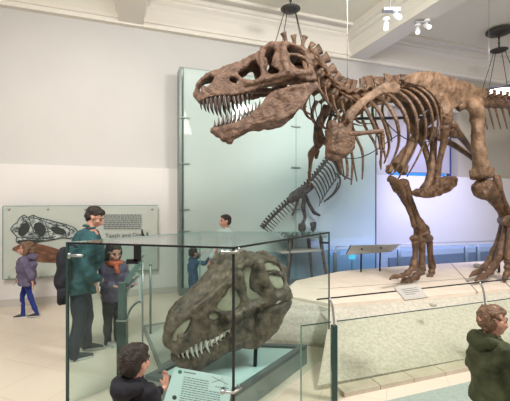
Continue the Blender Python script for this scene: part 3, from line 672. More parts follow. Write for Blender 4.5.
stube('belly_ribs', [(324, 201), (333, 194), (339, 186), (340, 178), (335, 172)], [.6, .9, .8, .7, .5]); stube('belly_ribs', [(328, 199), (335, 190), (338, 182)], .5)
bm = B(); extrude_poly(bm, [sp(*q, -.05) for q in ((286, 200), (290, 192), (300, 186), (311, 183), (312, 188), (305, 194), (296, 200), (290, 203))], V((WN.x, WN.y, 0))*.1); oobj('pelvis', bm, 'small', sd, .02, amp=.01)
stube('scapula', [(334, 158), (338, 166), (341, 174)], [1.2, 1.0, 1.2]); stube('arm_bone', [(340, 168), (342, 174), (346, 177)], [.8, .6, .7]); stube('hand_bone', [(346, 177), (350, 178.5), (352, 181)], [.6, .5, .3]); stube('hand_bone', [(346, 176), (349, 175)], [.5, .3])
stube('femur', [(302, 192), (304, 199), (303, 208)], [2.0, 1.4, 1.7]); stube('tibia', [(303, 208), (305, 217), (302, 224)], [1.5, 1.1, 1.3])
stube('femur', [(304, 193), (309, 203), (314, 212)], [1.7, 1.3, 1.5], -.12); stube('tibia', [(314, 212), (318, 214), (320, 215)], [1.4, 1.0, .8], -.12)
stube('ischium', [(299, 194), (296, 206), (292, 215)], [1.2, .8, .6])
stube('foot_bone', [(302, 223), (302, 228), (301, 231)], [2.4, 2.8, 2.2], flat=.6); stube('foot_bone', [(313, 222), (313.5, 227), (312, 230)], [2.4, 2.0, 1.4], -.1, flat=.6)
pz = sp(300, 231).z
stube('mounting_stem', [(302, 226), (302, 236)], .7, m='iron'); stube('mounting_stem', [(313, 226), (313, 236)], .7, -.1, m='iron')
b0 = sp(300, 234); rebase(sd, (b0.x, b0.y, b0.z))
# display table the small skeleton stands on
tbz = sp(300, 235).z
dt = thing('display_table', 'pale display table on dark splayed legs under the small skeleton', 'table')
t0, t1 = wt(276, SO), wt(322, SO)
bm = B(); box(bm, (t0, SO-.25, tbz-.04), (t1, SO+.20, tbz), WM); obj('table_top', bm, 'frame', dt)
bm = B(); box(bm, (t0+.05, SO-.2, tbz-.34), (t1-.1, SO+.15, tbz-.3), WM); obj('shelf', bm, 'greypanel', dt)
for a, c in ((288, 283), (294, 291), (311, 316), (318, 324)):
    pa = wz(wt(a, SO), SO+(.1 if a in (288, 318) else -.12), tbz-.04); pc = wz(wt(c, SO), SO+(.17 if a in (288, 318) else -.15), .0)
    bm = B(); tube(bm, [pa, pc], [.045, .022], 8, 1); obj('leg', bm, 'small', dt, True)
q = wz((t0+t1)/2, SO, 0); rebase(dt, (q.x, q.y, 0))

# ---------------------------------------------------------------- picture panel on left wall
pp = thing('picture_panel', 'green glass wall panel with a drawing of a dinosaur skull and a block of text', 'wall panel')
po = .10
wmesh('glass_sheet', 'g_panel', pp, [((wt(3, po), po-.012, wp(3, 279, po).z), (wt(158, po), po, wp(3, 206, po).z))])
wmesh('backing_sheet', mat('mint_print', (.50, .515, .475), .6, col2=(.54, .55, .51), scale=2), pp, [((wt(3.5, po)+.0, po-.022, wp(3, 278.4, po).z), (wt(157.5, po), po-.0125, wp(3, 206.6, po).z))])
wmesh('panel_edge', 'gedge2', pp, [((wt(3, po), po-.012, wp(3, 206, po).z), (wt(158, po), po+.001, wp(3, 206, po).z+.012)), ((wt(3, po)-.01, po-.012, wp(3, 279, po).z), (wt(3, po), po+.001, wp(3, 206, po).z)), ((wt(3, po), po-.012, wp(3, 279, po).z-.01), (wt(158, po), po+.001, wp(3, 279, po).z))])
def art(name, m, poly, off, th=.002, par=pp):
    bm = B(); q = poly+[poly[0]]; q = cr([q[-2]]+q+[q[1]], 3)[3:-4]
    a = [bm.verts.new(wp(x, y, po+off)) for x, y in q]; c = [bm.verts.new(wp(x, y, po+off+th)) for x, y in q]
    from mathutils.geometry import tessellate_polygon
    for t in tessellate_polygon([[V((x, y, 0)) for x, y in q]]):
        bm.faces.new([a[i] for i in t]); bm.faces.new([c[i] for i in t][::-1])
    n = len(q)
    for i in range(n): bm.faces.new((a[i], a[(i+1) % n], c[(i+1) % n], c[i]))
    return obj(name, bm, m, par)
def line(bm, pts, w_, off, th=.002):
    for (x0, y0), (x1, y1) in zip(pts, pts[1:]):
        L_ = math.hypot(x1-x0, y1-y0) or 1; nx, ny = -(y1-y0)/L_*w_/2, (x1-x0)/L_*w_/2
        P = [wp(x0+nx, y0+ny, po+off), wp(x1+nx, y1+ny, po+off), wp(x1-nx, y1-ny, po+off), wp(x0-nx, y0-ny, po+off)]
        extrude_poly(bm, P, V((WN.x, WN.y, 0))*th)
skull_o = [(10.5, 229), (13, 225), (17, 222), (20, 217), (24, 214.5), (28, 217), (33, 214.5), (38, 217), (47, 219), (56, 221.5), (66, 224), (74, 227), (78, 231), (76, 236), (70, 238), (62, 237), (54, 239), (44, 240.5), (36, 241), (28, 242), (20, 243), (16, 240), (17, 236), (14, 233)]
art('skull_drawing', 'artgrey', skull_o, .001)
art('skull_opening', 'ink2', [(20, 226), (26, 222), (30, 226), (27, 233), (21, 236), (18, 232)], .003)
art('skull_opening', 'ink2', [(34, 224), (41, 222), (46, 229), (43, 236), (36, 233)], .003)
art('skull_opening', 'ink2', [(50, 228), (56, 226), (64, 229), (66, 233), (57, 234)], .003)
art('skull_opening', 'ink2', [(16, 241), (26, 239), (36, 239.5), (44, 240), (34, 243), (22, 244)], .003)
art('jaw_drawing', 'brownart', [(12, 249), (17, 245), (26, 243.5), (35, 243), (46, 245), (56, 248), (66, 252), (78, 257), (92, 262), (90, 264), (70, 262), (52, 262), (38, 261), (26, 257), (19, 252)], .001)
bm = B(); line(bm, skull_o+[skull_o[0]], .9, .004)
for pts in ([(12, 230), (17, 227), (20, 231)], [(29, 217), (31, 224), (34, 232), (40, 238)], [(33, 217), (42, 220), (52, 224), (64, 226), (74, 230)], [(45, 222), (48, 230), (50, 238)], [(22, 216), (24, 221), (20, 225)], [(66, 225), (70, 231), (68, 236)], [(17, 237), (26, 237), (34, 238), (44, 238), (56, 236)], [(38, 226), (40, 230), (39, 233)]): line(bm, pts, .7, .004)
rr0 = random.Random(3)
def inside(x, y, P):
    c = False
    for (x0, y0), (x1, y1) in zip(P, P[1:]+P[:1]):
        if (y0 > y) != (y1 > y) and x < (x1-x0)*(y-y0)/(y1-y0)+x0: c = not c
    return c
for i in range(260):
    x = rr0.uniform(10, 78); y = rr0.uniform(214, 244)
    if inside(x, y, skull_o):
        a = rr0.uniform(-.4, 1.0)+(x-40)*.01; L_ = rr0.uniform(1, 4.5); pts = [(x, y), (x+math.cos(a)*L_*.5, y+math.sin(a)*L_*.5+.3), (x+math.cos(a)*L_, y+math.sin(a)*L_)]
        if all(inside(*q, skull_o) for q in pts): line(bm, pts, rr0.uniform(.3, .9), .004)
obj('ink_lines', bm, 'ink2', pp)
bm = B(); line(bm, [(17, 250), (30, 247), (44, 250), (58, 255), (74, 260)], .5, .004); line(bm, [(24, 245), (34, 250), (46, 256), (60, 260)], .4, .004); obj('jaw_lines', bm, 'ink2', pp)
bm = B()
for i in range(8):   # lines of small print
    y = 214.5+i*1.95; x = 104+(i > 3)*-0.5
    while x < 141:
        L_ = random.uniform(1.0, 3.6); L_ = min(L_, 141.5-x); line(bm, [(x, y), (x+L_, y)], .85, .001); x += L_+.7
obj('small_print', bm, 'ink', pp)
def text(body, size, root, m, mtx, ext=.001, name='lettering', align='LEFT'):
    cu = bpy.data.curves.new(name, 'FONT'); cu.body = body; cu.size = size; cu.extrude = ext; cu.align_x = align; cu.resolution_u = 2
    o = bpy.data.objects.new(name, cu); C.collection.objects.link(o)
    dg = bpy.context.evaluated_depsgraph_get(); dg.update(); me = bpy.data.meshes.new_from_object(o.evaluated_get(dg)); bpy.data.objects.remove(o)
    me.transform(mtx); me.materials.clear(); me.materials.append(M[m]); r = bpy.data.objects.new(name, me); link(r, root); return r
p = wp(105, 237.2, po+.002)
text('Teeth and Diet', .112, pp, 'ink', Matrix(((WD.x, 0, WN.x, p.x), (WD.y, 0, WN.y, p.y), (0, 1, 0, p.z), (0, 0, 0, 1))))
for px, py in ((9, 208.5), (48, 208.5), (85, 208.5), (152, 208.5), (9, 276), (50, 276)):
    c = wp(px, py, po); bm = B(); n3 = V((WN.x, WN.y, 0)); tube(bm, [c-n3*.098, c+n3*.012], .018, 10, 1); obj('standoff', bm, 'steel', pp, True)
art('small_figure_drawing', 'ink2', [(141.3, 229), (142.6, 229), (143.6, 233), (145, 235.5), (141.5, 235.8)], .001); art('small_figure_drawing', 'ink', [(146.5, 232), (147.6, 231.6), (148.6, 235.6), (146.3, 235.8)], .001)
q = wp(80, 242, 0); rebase(pp, (q.x, q.y, wp(80, 279, 0).z))

# ---------------------------------------------------------------- glass display case with fossil skull
ZK = 1.50
def case_pt(px, py, z=ZK):
    Y = (CAMZ-z)*F/(py-HZ); return V(((px-255)*Y/F, Y))
cF = case_pt(233.5, 246.5); cL = case_pt(67.5, 241.5); cR = case_pt(329, 231.4); cB = case_pt(200, 231.2)
case = thing('glass_display_case', 'large faceted green glass display case around the fossil skull', 'display case')
def pane(name, a, c, z0, z1, th, m, par, inset=.0):
    a, c = V(a[:2]), V(c[:2]); d = (c-a).normalized(); n_ = V((-d.y, d.x)); a2 = a+d*inset; c2 = c-d*inset
    bm = B(); prism(bm, [tuple(a2+n_*th/2), tuple(c2+n_*th/2), tuple(c2-n_*th/2), tuple(a2-n_*th/2)], z0, z1); return obj(name, bm, m, par)
def strip(name, a, c, z, w_, h, m, par): return pane(name, a, c, z-h, z, w_, m, par)
def vbar(name, p, r, z0, z1, m, par): bm = B(); box(bm, (p[0]-r, p[1]-r, z0), (p[0]+r, p[1]+r, z1)); return obj(name, bm, m, par)
for a, c in ((cL, cF), (cF, cR), (cB, cL)): pane('glass_pane', a, c, .02, ZK-.014, .012, 'g_case', case, .010)
bm = B(); prism(bm, [tuple(cF), tuple(cR), tuple(cB), tuple(cL)], ZK-.012, ZK); obj('glass_top', bm, 'g_top', case)
strip('top_edge', cL, cF, ZK+.001, .016, .017, 'blackline', case); strip('top_edge', cF, cR, ZK+.001, .016, .017, 'blackline', case)
strip('top_edge', cB, cL, ZK+.001, .010, .013, 'gedge2', case); strip('top_edge', cR, cB, ZK+.001, .008, .008, 'gedge2', case)
vbar('corner_edge', cF, .011, .02, ZK, 'blackline', case); vbar('corner_edge', cL, .011, .02, ZK, 'gedge', case); vbar('corner_edge', cR, .008, .02, ZK, 'gedge', case); vbar('corner_edge', cB, .006, .02, ZK, 'gedge2', case)
def seg(p, r, par=case, m='steel', name='clamp'):
    bm = B(); tube(bm, p, r, 8, 1); return obj(name, bm, m, par, True)
dLF = (cF-cL).normalized(); dFR = (cR-cF).normalized()
def c3(c, z): return V((c.x, c.y, z))
for z in (1.46, .32):
    seg([c3(cF-dLF*.10, z)+V((0, -.02, 0)), c3(cF, z)+V((0, -.022, 0)), c3(cF+dFR*.07, z+.01)+V((.02, -.01, 0))], .012)
    seg([c3(cF-dLF*.09, z)+V((0, -.034, -.002)), c3(cF-dLF*.09, z)+V((0, .02, -.002))], .02)
    seg([c3(cF+dFR*.06, z-.02), c3(cF+dFR*.06, z+.03)], .012)
seg([c3(cL+dLF*.03, 1.38)+V((0, -.02, 0)), c3(cL+dLF*.17, 1.385)+V((0, -.02, 0))], .014); seg([c3(cL+dLF*.03, 1.355)+V((0, -.02, 0)), c3(cL+dLF*.03, 1.40)+V((0, -.02, 0))], .014)
qm = cL+dLF*.72
bm = B(); box(bm, (qm.x-.035, qm.y-.02, ZK-.15), (qm.x+.02, qm.y+.02, ZK-.005)); box(bm, (qm.x-.10, qm.y-.02, ZK-.17), (qm.x+.0, qm.y+.02, ZK-.13)); o = obj('clamp', bm, 'iron', case); o['label'] = 'black L-shaped glass clamp'
qm = cR-dFR*.12
bm = B(); box(bm, (qm.x-.06, qm.y-.02, ZK-.13), (qm.x+.05, qm.y+.02, ZK-.11)); box(bm, (qm.x-.06, qm.y-.02, ZK-.13), (qm.x-.04, qm.y+.02, ZK-.03)); obj('clamp', bm, 'iron', case)
for q_ in (qm,): pass
q = (cF+cR+cL+cB)/4; rebase(case, (q.x, q.y, 0))
# plinth under the fossil skull
pl = thing('plinth', 'low dark-rimmed plinth with pale top under the fossil skull', 'plinth')
P4 = [(-1.05, 3.42), (-.16, 3.12), (.60, 4.15), (-.45, 4.25)]
def insetp(P, k):
    c = V((sum(p[0] for p in P)/4, sum(p[1] for p in P)/4)); return [tuple(c+(V(p)-c)*k) for p in P]
bm = B(); prism(bm, P4, 0, .18)
obj('plinth_box', bm, mat('plinth_grey', (.20, .23, .22), .6, col2=(.25, .28, .26), scale=5), pl)
bm = B(); Q = insetp(P4, .86)
for i in range(4):
    a, c, d, e = P4[i], P4[(i+1) % 4], Q[(i+1) % 4], Q[i]; prism(bm, [a, c, d, e], .18, .22)
obj('rim', bm, mat('rim_grey', (.07, .09, .09), .4), pl)
bm = B(); prism(bm, insetp(P4, .85), .181, .195); obj('pale_top', bm, mat('cyan_top', (.42, .58, .56), .6), pl)
rebase(pl, (-.2, 3.65, 0))
fs = thing('fossil_skull', 'large dark fossil dinosaur skull with plaster-filled openings inside the glass case', 'fossil skull')
FR = Matrix.Translation((.12, 4.05, .85)) @ Matrix.Rotation(math.radians(180+40), 4, 'Z') @ Matrix.Rotation(math.radians(7), 4, 'Y') @ Matrix.Diagonal((.905, 1.08, 1.08, 1))
build_skull(fs, FR, 'fossil', 'palefoss', 'plaster', -math.radians(15), .72)
bm = B(); tube(bm, [(.0, 3.66, .196), (.02, 3.66, .7)], .02, 8, 1); obj('support_stem', bm, 'iron', fs, True)
rebase(fs, (0, 3.6, .196))

# case label leaning inside
lb = thing('case_label', 'tilted white information label at the foot of the glass case', 'label')
L0, L1, L2, L3 = at(163, 419, 3.17), at(224, 432, 3.0), at(233, 377, 3.16), at(181, 367, 3.30)
cen = (L0+L1+L2+L3)/4; ux = ((L1+L2)-(L0+L3)).normalized(); uz = ux.cross(((L2+L3)-(L0+L1)).normalized()).normalized(); uy = uz.cross(ux)
def lq(px, py):  # pixel -> point on label plane
    d = V(((px-255)/F, 1, -(py-HZ)/F)); o = V((0, 0, CAMZ)); k = (cen-o).dot(uz)/d.dot(uz); return o+d*k
sgn = 1 if uz.y < 0 else -1
bm = B(); extrude_poly(bm, [lq(174.5, 366.5), lq(233, 377), lq(226, 425), lq(160, 412)], -uz*sgn*.008); obj('board', bm, 'pale', lb)
def lab_line(bm, x0, y0, x1, w_):
    s_ = (377-366.5)/(233-174.5)
    y1 = y0+(x1-x0)*s_; extrude_poly(bm, [lq(x0, y0-w_/2), lq(x1, y1-w_/2), lq(x1, y1+w_/2), lq(x0, y0+w_/2)], uz*sgn*.0015)
bm = B(); lab_line(bm, 184, 371.3, 196, 1.0); obj('heading', bm, 'ink', lb)
bm = B()
for i in range(11):
    y = 376.5+i*2.3; x = 184-i*.45; x1 = 209-i*.3 if i < 4 else 222-i*.3
    while x < x1:
        w_ = random.uniform(1.5, 4.5); e_ = min(x+w_, x1); lab_line(bm, x, y+(x-(184-i*.45))*.18, e_, .75); x = e_+.8
obj('small_print', bm, 'ink', lb)
for (x, y, r) in ((180, 371.5, 2.0), (174.5, 397, 2.3)):
    bm = B(); extrude_poly(bm, [lq(x+r*math.cos(a*.5236), y+r*math.sin(a*.5236)) for a in range(12)], uz*sgn*.002); obj('round_mark', bm, 'teal' if r < 2.2 else 'ink2', lb)
bm = B()
for a, c in (((212, 376), (228, 384)), ((212, 382), (222, 379)), ((215, 386), (229, 388)), ((222, 376), (226, 387))):
    dx, dy = .25, .25; extrude_poly(bm, [lq(a[0], a[1]-dy), lq(c[0], c[1]-dy), lq(c[0], c[1]+dy), lq(a[0], a[1]+dy)], uz*sgn*.0015)
obj('small_diagram', bm, 'ink', lb)
bm = B(); pz_ = cen-V((0, 0, .0)); tube(bm, [(cen.x, cen.y, 0), (cen.x, cen.y, cen.z-.02)], .02, 8, 1); obj('support_leg', bm, 'iron', lb, True)
rebase(lb, (cen.x, cen.y, 0))

# ---------------------------------------------------------------- glass barriers
def arm_rail_post(root, base, dirn, zrail, zpost, lean, wth=.035, m1='frame'):
    """upright with curved arm leaning along 'lean' up to the rail"""
    base = V(base); bm = B(); box(bm, (base.x-wth/2, base.y-wth/2, 0), (base.x+wth/2, base.y+wth/2, zpost)); post = obj('post', bm, m1, root)
    l3 = V((lean[0], lean[1], 0)); top_ = V((base.x, base.y, zrail))+l3
    bm = B(); tube(bm, [V((base.x, base.y, zpost-.10)), V((base.x, base.y, zpost+.03)), V((base.x, base.y, (zpost+zrail)/2+.05))+l3*.35, top_], .011, 8, 4); obj('curved_arm', bm, 'steel', root, True)
    return top_
fb = thing('glass_barrier', 'waist-high glass barrier with thin handrail along the front of the platform', 'barrier')
g0 = V((.26, 3.21)); g1 = V((.78, 3.41)); gd = V((.941, .338)); gn = V((-.338, .941))
def gpt(px, z=None):  # where pixel column meets the barrier line
    k = (px-255)/F; t_ = (k*g1.y-g1.x)/(gd.x-k*gd.y); return g1+gd*t_
pc = [gpt(301), gpt(331), gpt(337), gpt(483), gpt(487), gpt(487)+gd*1.7]
for i in (0, 2, 4):
    pane('glass_pane', pc[i], pc[i+1], .03, .735, .012, 'g_bar', fb); strip('glass_edge', pc[i], pc[i+1], .740, .013, .006, 'gedge', fb)
vbar('glass_end', pc[0], .006, .03, .735, 'gedge2', fb)
tops = []
for px, wth in ((334, .055), (485, .05)):
    b_ = gpt(px); tops.append(arm_rail_post(fb, b_, gd, .945, .70, -gn*(-.12) if False else V((-.03, .05)), wth, 'gedge'))
r0 = tops[0]-V((gd.x, gd.y, 0))*.14; r1 = tops[1]+V((gd.x, gd.y, 0))*2
bm = B(); tube(bm, [r0, r1], .0075, 8, 1); obj('handrail', bm, 'iron', fb, True)
rebase(fb, (2.0, 3.85, 0))
# plaque on handrail
pq = thing('rail_plaque', 'small grey text plaque mounted on the front handrail below the forward dinosaur foot', 'plaque')
def plq(px, py, Y): return at(px, py, Y)
c0 = [plq(405, 299.5, 3.46), plq(428, 296.5, 3.54), plq(418, 283.5, 3.70), plq(394, 286.5, 3.62)]
bm = B(); nrm = (c0[1]-c0[0]).cross(c0[3]-c0[0]).normalized(); nrm = nrm if nrm.z > 0 else -nrm
extrude_poly(bm, c0, -nrm*.012); obj('board', bm, 'greypanel', pq)
bm = B()
for i in range(4):
    f_ = .25+i*.13; a = c0[0].lerp(c0[3], 1-f_); c = c0[1].lerp(c0[2], 1-f_); p0 = a.lerp(c, .2); p1 = a.lerp(c, .85 if i != 3 else .6); w_ = (c0[3]-c0[0]).normalized()*.003
    extrude_poly(bm, [p0-w_, p1-w_, p1+w_, p0+w_], nrm*.001)
obj('small_print', bm, 'ink', pq); 
cc = sum(c0, V())/4; bm = B(); tube(bm, [cc-nrm*.012, cc-nrm*.035+V((0, 0, -.02))], .015, 8, 1); obj('bracket', bm, 'iron', pq, True); rebase(pq, cc-nrm*.012)
# back barrier
bb = thing('glass_barrier', 'bluish glass barrier with curved posts along the wall behind the platform', 'barrier')
h0 = V((1.2, 7.72)); h1 = V((6.1, 9.02)); hd = (h1-h0).normalized()
def hpt(px):
    k = (px-255)/F; t_ = (k*h0.y-h0.x)/(hd.x-k*hd.y); return h0+hd*t_
prev = hpt(262); ts = []
for px in (335, 399, 417, 466, 478, 540):
    b_ = hpt(px)
    ts.append(arm_rail_post(bb, b_, hd, .88, .74, V((.10, -.02)), .07))
    pane('glass_pane', prev+hd*.04, b_-hd*.04, .04, .80, .012, 'g_barb', bb); strip('glass_edge', prev+hd*.04, b_-hd*.04, .806, .012, .006, 'gedge2', bb); prev = b_
bm = B(); tube(bm, [ts[0]-V((hd.x, hd.y, 0))*.1, ts[-1]], .011, 8, 1); obj('handrail', bm, 'steel', bb, True)
rebase(bb, (hpt(430).x, hpt(430).y, 0))
rr = thing('reading_rail', 'long beige tilted reading panel on the rail left of the forward leg', 'reading panel')
c0 = [at(346, 253.5, 6.75), at(392, 250.5, 6.95), at(399.5, 243.8, 7.15), at(350, 245.2, 6.95)]
nrm = (c0[1]-c0[0]).cross(c0[3]-c0[0]).normalized(); nrm = nrm if nrm.y < 0 else -nrm
bm = B(); extrude_poly(bm, c0, -nrm*.025); obj('board', bm, 'greypanel', rr)
bm = B(); e_ = (c0[3]-c0[0]); extrude_poly(bm, [c0[0], c0[0]+(c0[1]-c0[0])*.02, c0[3]+(c0[2]-c0[3])*.02, c0[3]], nrm*.012); obj('end_strip', bm, 'iron', rr)
for f_ in (.30, .72):
    p0 = c0[0].lerp(c0[1], f_)+e_*.45; bm = B(); tube(bm, [p0, p0+nrm*.012], .018, 8, 1); tube(bm, [p0-nrm*.026, V((p0.x, p0.y+.05, ZP))], .016, 8, 1); obj('bracket', bm, 'iron', rr, True)
cc = sum(c0, V())/4; rebase(rr, (cc.x, cc.y, ZP))
bm = B(); c_ = wp(352, 256.5, 1.0); box(bm, (c_.x-.07, c_.y-.005, c_.z-.05), (c_.x+.07, c_.y+.005, c_.z+.06)); tube(bm, [c_, V((c_.x, c_.y+.01, .0))], .01, 6, 1); o = obj('small_sign', bm, mat('sign_green', (.02, .20, .12), .6)); tag(o, 'small green sign below the long reading panel', 'sign'); recenter(o)

# reading stand at left of the case (seen through the glass)
rs = thing('reading_stand', 'green metal reading stand with curved arms and tilted board behind the left case glass', 'reading stand')
Y = 3.85; q = lambda px, py, dy=0: at(px, py, Y+dy)
bq = q(122.5, 320)
bm = B(); box(bm, (bq.x-.05, Y-.035, 0), (bq.x+.05, Y+.035, q(0, 319).z)); obj('post', bm, 'gedge', rs)
bm = B(); box(bm, (bq.x-.04, Y-.025, q(0, 318).z), (bq.x+.04, Y+.025, q(0, 282).z)); obj('upper_post', bm, mat('post_grey', (.09, .13, .12), .4), rs)
bm = B(); box(bm, (bq.x-.055, Y-.04, q(0, 320).z), (bq.x+.055, Y+.04, q(0, 318.5).z)); obj('collar', bm, 'steel', rs)
bm = B(); tube(bm, [q(126, 296), q(130, 285), q(136, 278), q(139, 275)], .014, 8); obj('curved_arm', bm, 'steel', rs, True)
bm = B(); tube(bm, [q(127, 317), q(131, 308), q(137, 302), q(142, 301)], .012, 8); obj('curved_arm', bm, 'frame', rs, True)
bm = B(); tube(bm, [q(136, 272), q(139, 287), q(142, 303)], .012, 8); obj('brace', bm, 'white', rs, True)
bm = B(); tube(bm, [q(142.5, 262), V((q(142.5, 262).x, Y, 0))], .010, 8, 1); obj('rod', bm, 'steel', rs, True)
c0 = [q(124, 281, -.10), q(128, 283.5, .10), q(143, 263, .10), q(139, 257, -.10)]
bm = B(); extrude_poly(bm, c0, V((.010, 0, .008))); obj('label_board', bm, mat('stand_label', (.22, .40, .40), .4), rs)
bm = B(); extrude_poly(bm, [c0[0]-V((.006, 0, .01)), c0[3]-V((.006, 0, .01)), c0[3], c0[0]], V((0, .20, 0))); obj('label_frame', bm, 'steel', rs)
rebase(rs, (bq.x, Y, 0))
# low tray on floor left of case
bm = B(); a = at(143, 327, 1)
fl = lambda px, py: V(((px-255)/F*(CAMZ*F/(py-HZ)), CAMZ*F/(py-HZ)))
pts = [fl(142, 327), fl(172, 322), fl(200, 352), fl(160, 372)]
prism(bm, [tuple(p) for p in pts], .004, .03); o = obj('floor_mat', bm, mat('mat_edge', (.22, .23, .21), .7)); tag(o, 'flat grey framed slab on the floor behind the fossil snout', 'floor slab')
bm = B(); c_ = sum(pts, V((0, 0)))/4; prism(bm, [tuple(c_+(p-c_)*.85) for p in pts], .03, .034); i_ = obj('inner_sheet', bm, mat('mat_in', (.42, .42, .36), .8), o); recenter(o)
# a slim post further back on the left
bm = B(); p = at(150.5, 264, 5.0); tube(bm, [(p.x, p.y, 0), (p.x, p.y, p.z)], .016, 8, 1); ell(bm, (p.x, p.y, p.z), .022); o = obj('barrier_post', bm, 'frame', None, True); tag(o, 'slim grey post behind the left case glass, right of the reading stand', 'post'); recenter(o)

# ---------------------------------------------------------------- ceiling fixtures
def pendant(label, px, ydisc, Y, canopy, pos=None):
    t = thing('pendant_lamp', label, 'pendant lamp', group='bowl lamps hanging on chains')
    d = V(pos) if pos else at(px, ydisc, Y); zb = d.z-.98
    bm = B(); lathe(bm, (d.x, d.y, d.z), [(.03, -.06), (.05, -.045), (.14, -.03), (.19, 0), (.19, .015), (.12, .03), (.04, .05), (.03, .08)]); obj('hanger_disc', bm, 'bronze', t, True)
    if canopy:
        cz = at(px, 36, Y).z; pass
    bm = B(); lathe(bm, (d.x, d.y, ZT-.10), [(.05, -.06), (.10, -.04), (.24, -.01), (.28, .03), (.28, .06), (.20, .09), (.12, .098)]); obj('ceiling_rose', bm, 'bronze', t, True)
    z = d.z+.08; i = 0
    while z < ZT-.19:
        bm = B(); bmesh.ops.create_uvsphere(bm, u_segments=8, v_segments=6, radius=1, matrix=Matrix.Translation((d.x, d.y, z+.03)) @ Matrix.Diagonal((.028 if i % 2 else .012, .012 if i % 2 else .028, .04, 1))); obj('chain_link', bm, 'bronze', t, True); z += .062; i += 1
    for k_ in range(4):
        a = k_*math.pi/2+.5; bm = B(); tube(bm, [(d.x+.12*math.cos(a), d.y+.12*math.sin(a), d.z-.01), (d.x+.43*math.cos(a), d.y+.43*math.sin(a), zb)], .008, 6, 1); obj('chain', bm, 'bronze', t, True)
    bm = B(); lathe(bm, (d.x, d.y, zb), [(.43, .0), (.45, .02), (.45, -.03), (.43, -.03)] if False else [(.02, -.30), (.16, -.27), (.30, -.19), (.39, -.09), (.43, -.02), (.40, -.02), (.30, -.06), (.05, -.08)]); obj('glass_bowl', bm, 'lamp', t, True)
    bm = B(); lathe(bm, (d.x, d.y, zb), [(.432, -.03), (.455, -.02), (.455, .02), (.432, .03), (.42, .02), (.42, -.02)]); obj('bowl_rim', bm, 'bronze', t, True)
    rebase(t, (d.x, d.y, ZT))
pendant('hanging bowl lamp on chains above and behind the toothed skull', 290.5, 9, 6.9, True)
pendant('hanging bowl lamp on chains above the tail at the right', 499, 50, 8.6, True)
def spot(label, p, aim, ns=1, r=.07):
    t = thing('ceiling_spotlight', label, 'spotlight', group='spotlights on the ceiling beam')
    aim = V(aim).normalized()
    bm = B(); lathe(bm, (p.x, p.y, p.z+.08), [(.05, 0), (.06, .01), (.06, .04), (.03, .05)]); tube(bm, [(p.x, p.y, p.z+.10), p], .012, 6, 1); obj('mount', bm, 'white', t, True)
    bm = B(); tube(bm, [p-aim*.09, p-aim*.06, p+aim*.07], [r*.6, r, r], 14, 1); obj('housing', bm, 'white', t, True)
    bm = B(); tube(bm, [p+aim*.075, p+aim*.09], [r*.86, r*.86], 14, 1); obj('bulb', bm, 'bulb', t, True); rebase(t, (p.x, p.y, p.z+.13))
Yb = 6.6
for lab, px, py, Y_, a in (('upper of the two lit spotlights left of the ceiling beam', 397, 15.5, 5.9, (.2, -.7, -.6)), ('small lower spotlight hanging left of the ceiling beam', 386, 25, 6.0, (-.2, -.5, -.8)), ('lit spotlight on the right side of the beam, nearer the skull', 417.5, 30, 7.0, (-.2, -.6, -.7)), ('right-hand small lit spotlight beside the ceiling beam', 427, 25.5, 6.9, (.2, -.7, -.6))):
    spot(lab, at(px, py, Y_), a, r=.045)
bm = B(); p = at(390, 11, 5.95); box(bm, (p.x-.12, p.y-.05, p.z), (p.x+.16, p.y+.05, p.z+.05)); tube(bm, [p+V((0, 0, .05)), V((p.x, p.y, ZT))], .012, 6, 1); o = obj('lamp_track', bm, 'steel'); tag(o, 'short metal lamp track holding the two left spotlights', 'lamp track', 'lamp tracks'); recenter(o)
bm = B(); p = at(422, 24, 6.95); box(bm, (p.x-.14, p.y-.04, p.z+.02), (p.x+.16, p.y+.04, p.z+.05)); tube(bm, [p+V((0, 0, .05)), V((p.x, p.y, ZT))], .012, 6, 1); o = obj('lamp_track', bm, 'steel'); tag(o, 'short metal lamp track holding the two right spotlights', 'lamp track', 'lamp tracks'); recenter(o)
for px, u, yb, lab in ((347.3, 0, 98, 'thin steel cable dropping from the ceiling to the neck of the big skeleton'), (489, 0, 96, 'thin steel cable dropping from the ceiling to the tail of the big skeleton')):
    p = TR(px, yb, u); bm = B(); tube(bm, [p, V((p.x, p.y, ZT))], .0045, 6, 1); o = obj('suspension_cable', bm, 'steel', None, True); tag(o, lab, 'cable', 'steel cables holding the big skeleton'); recenter(o)

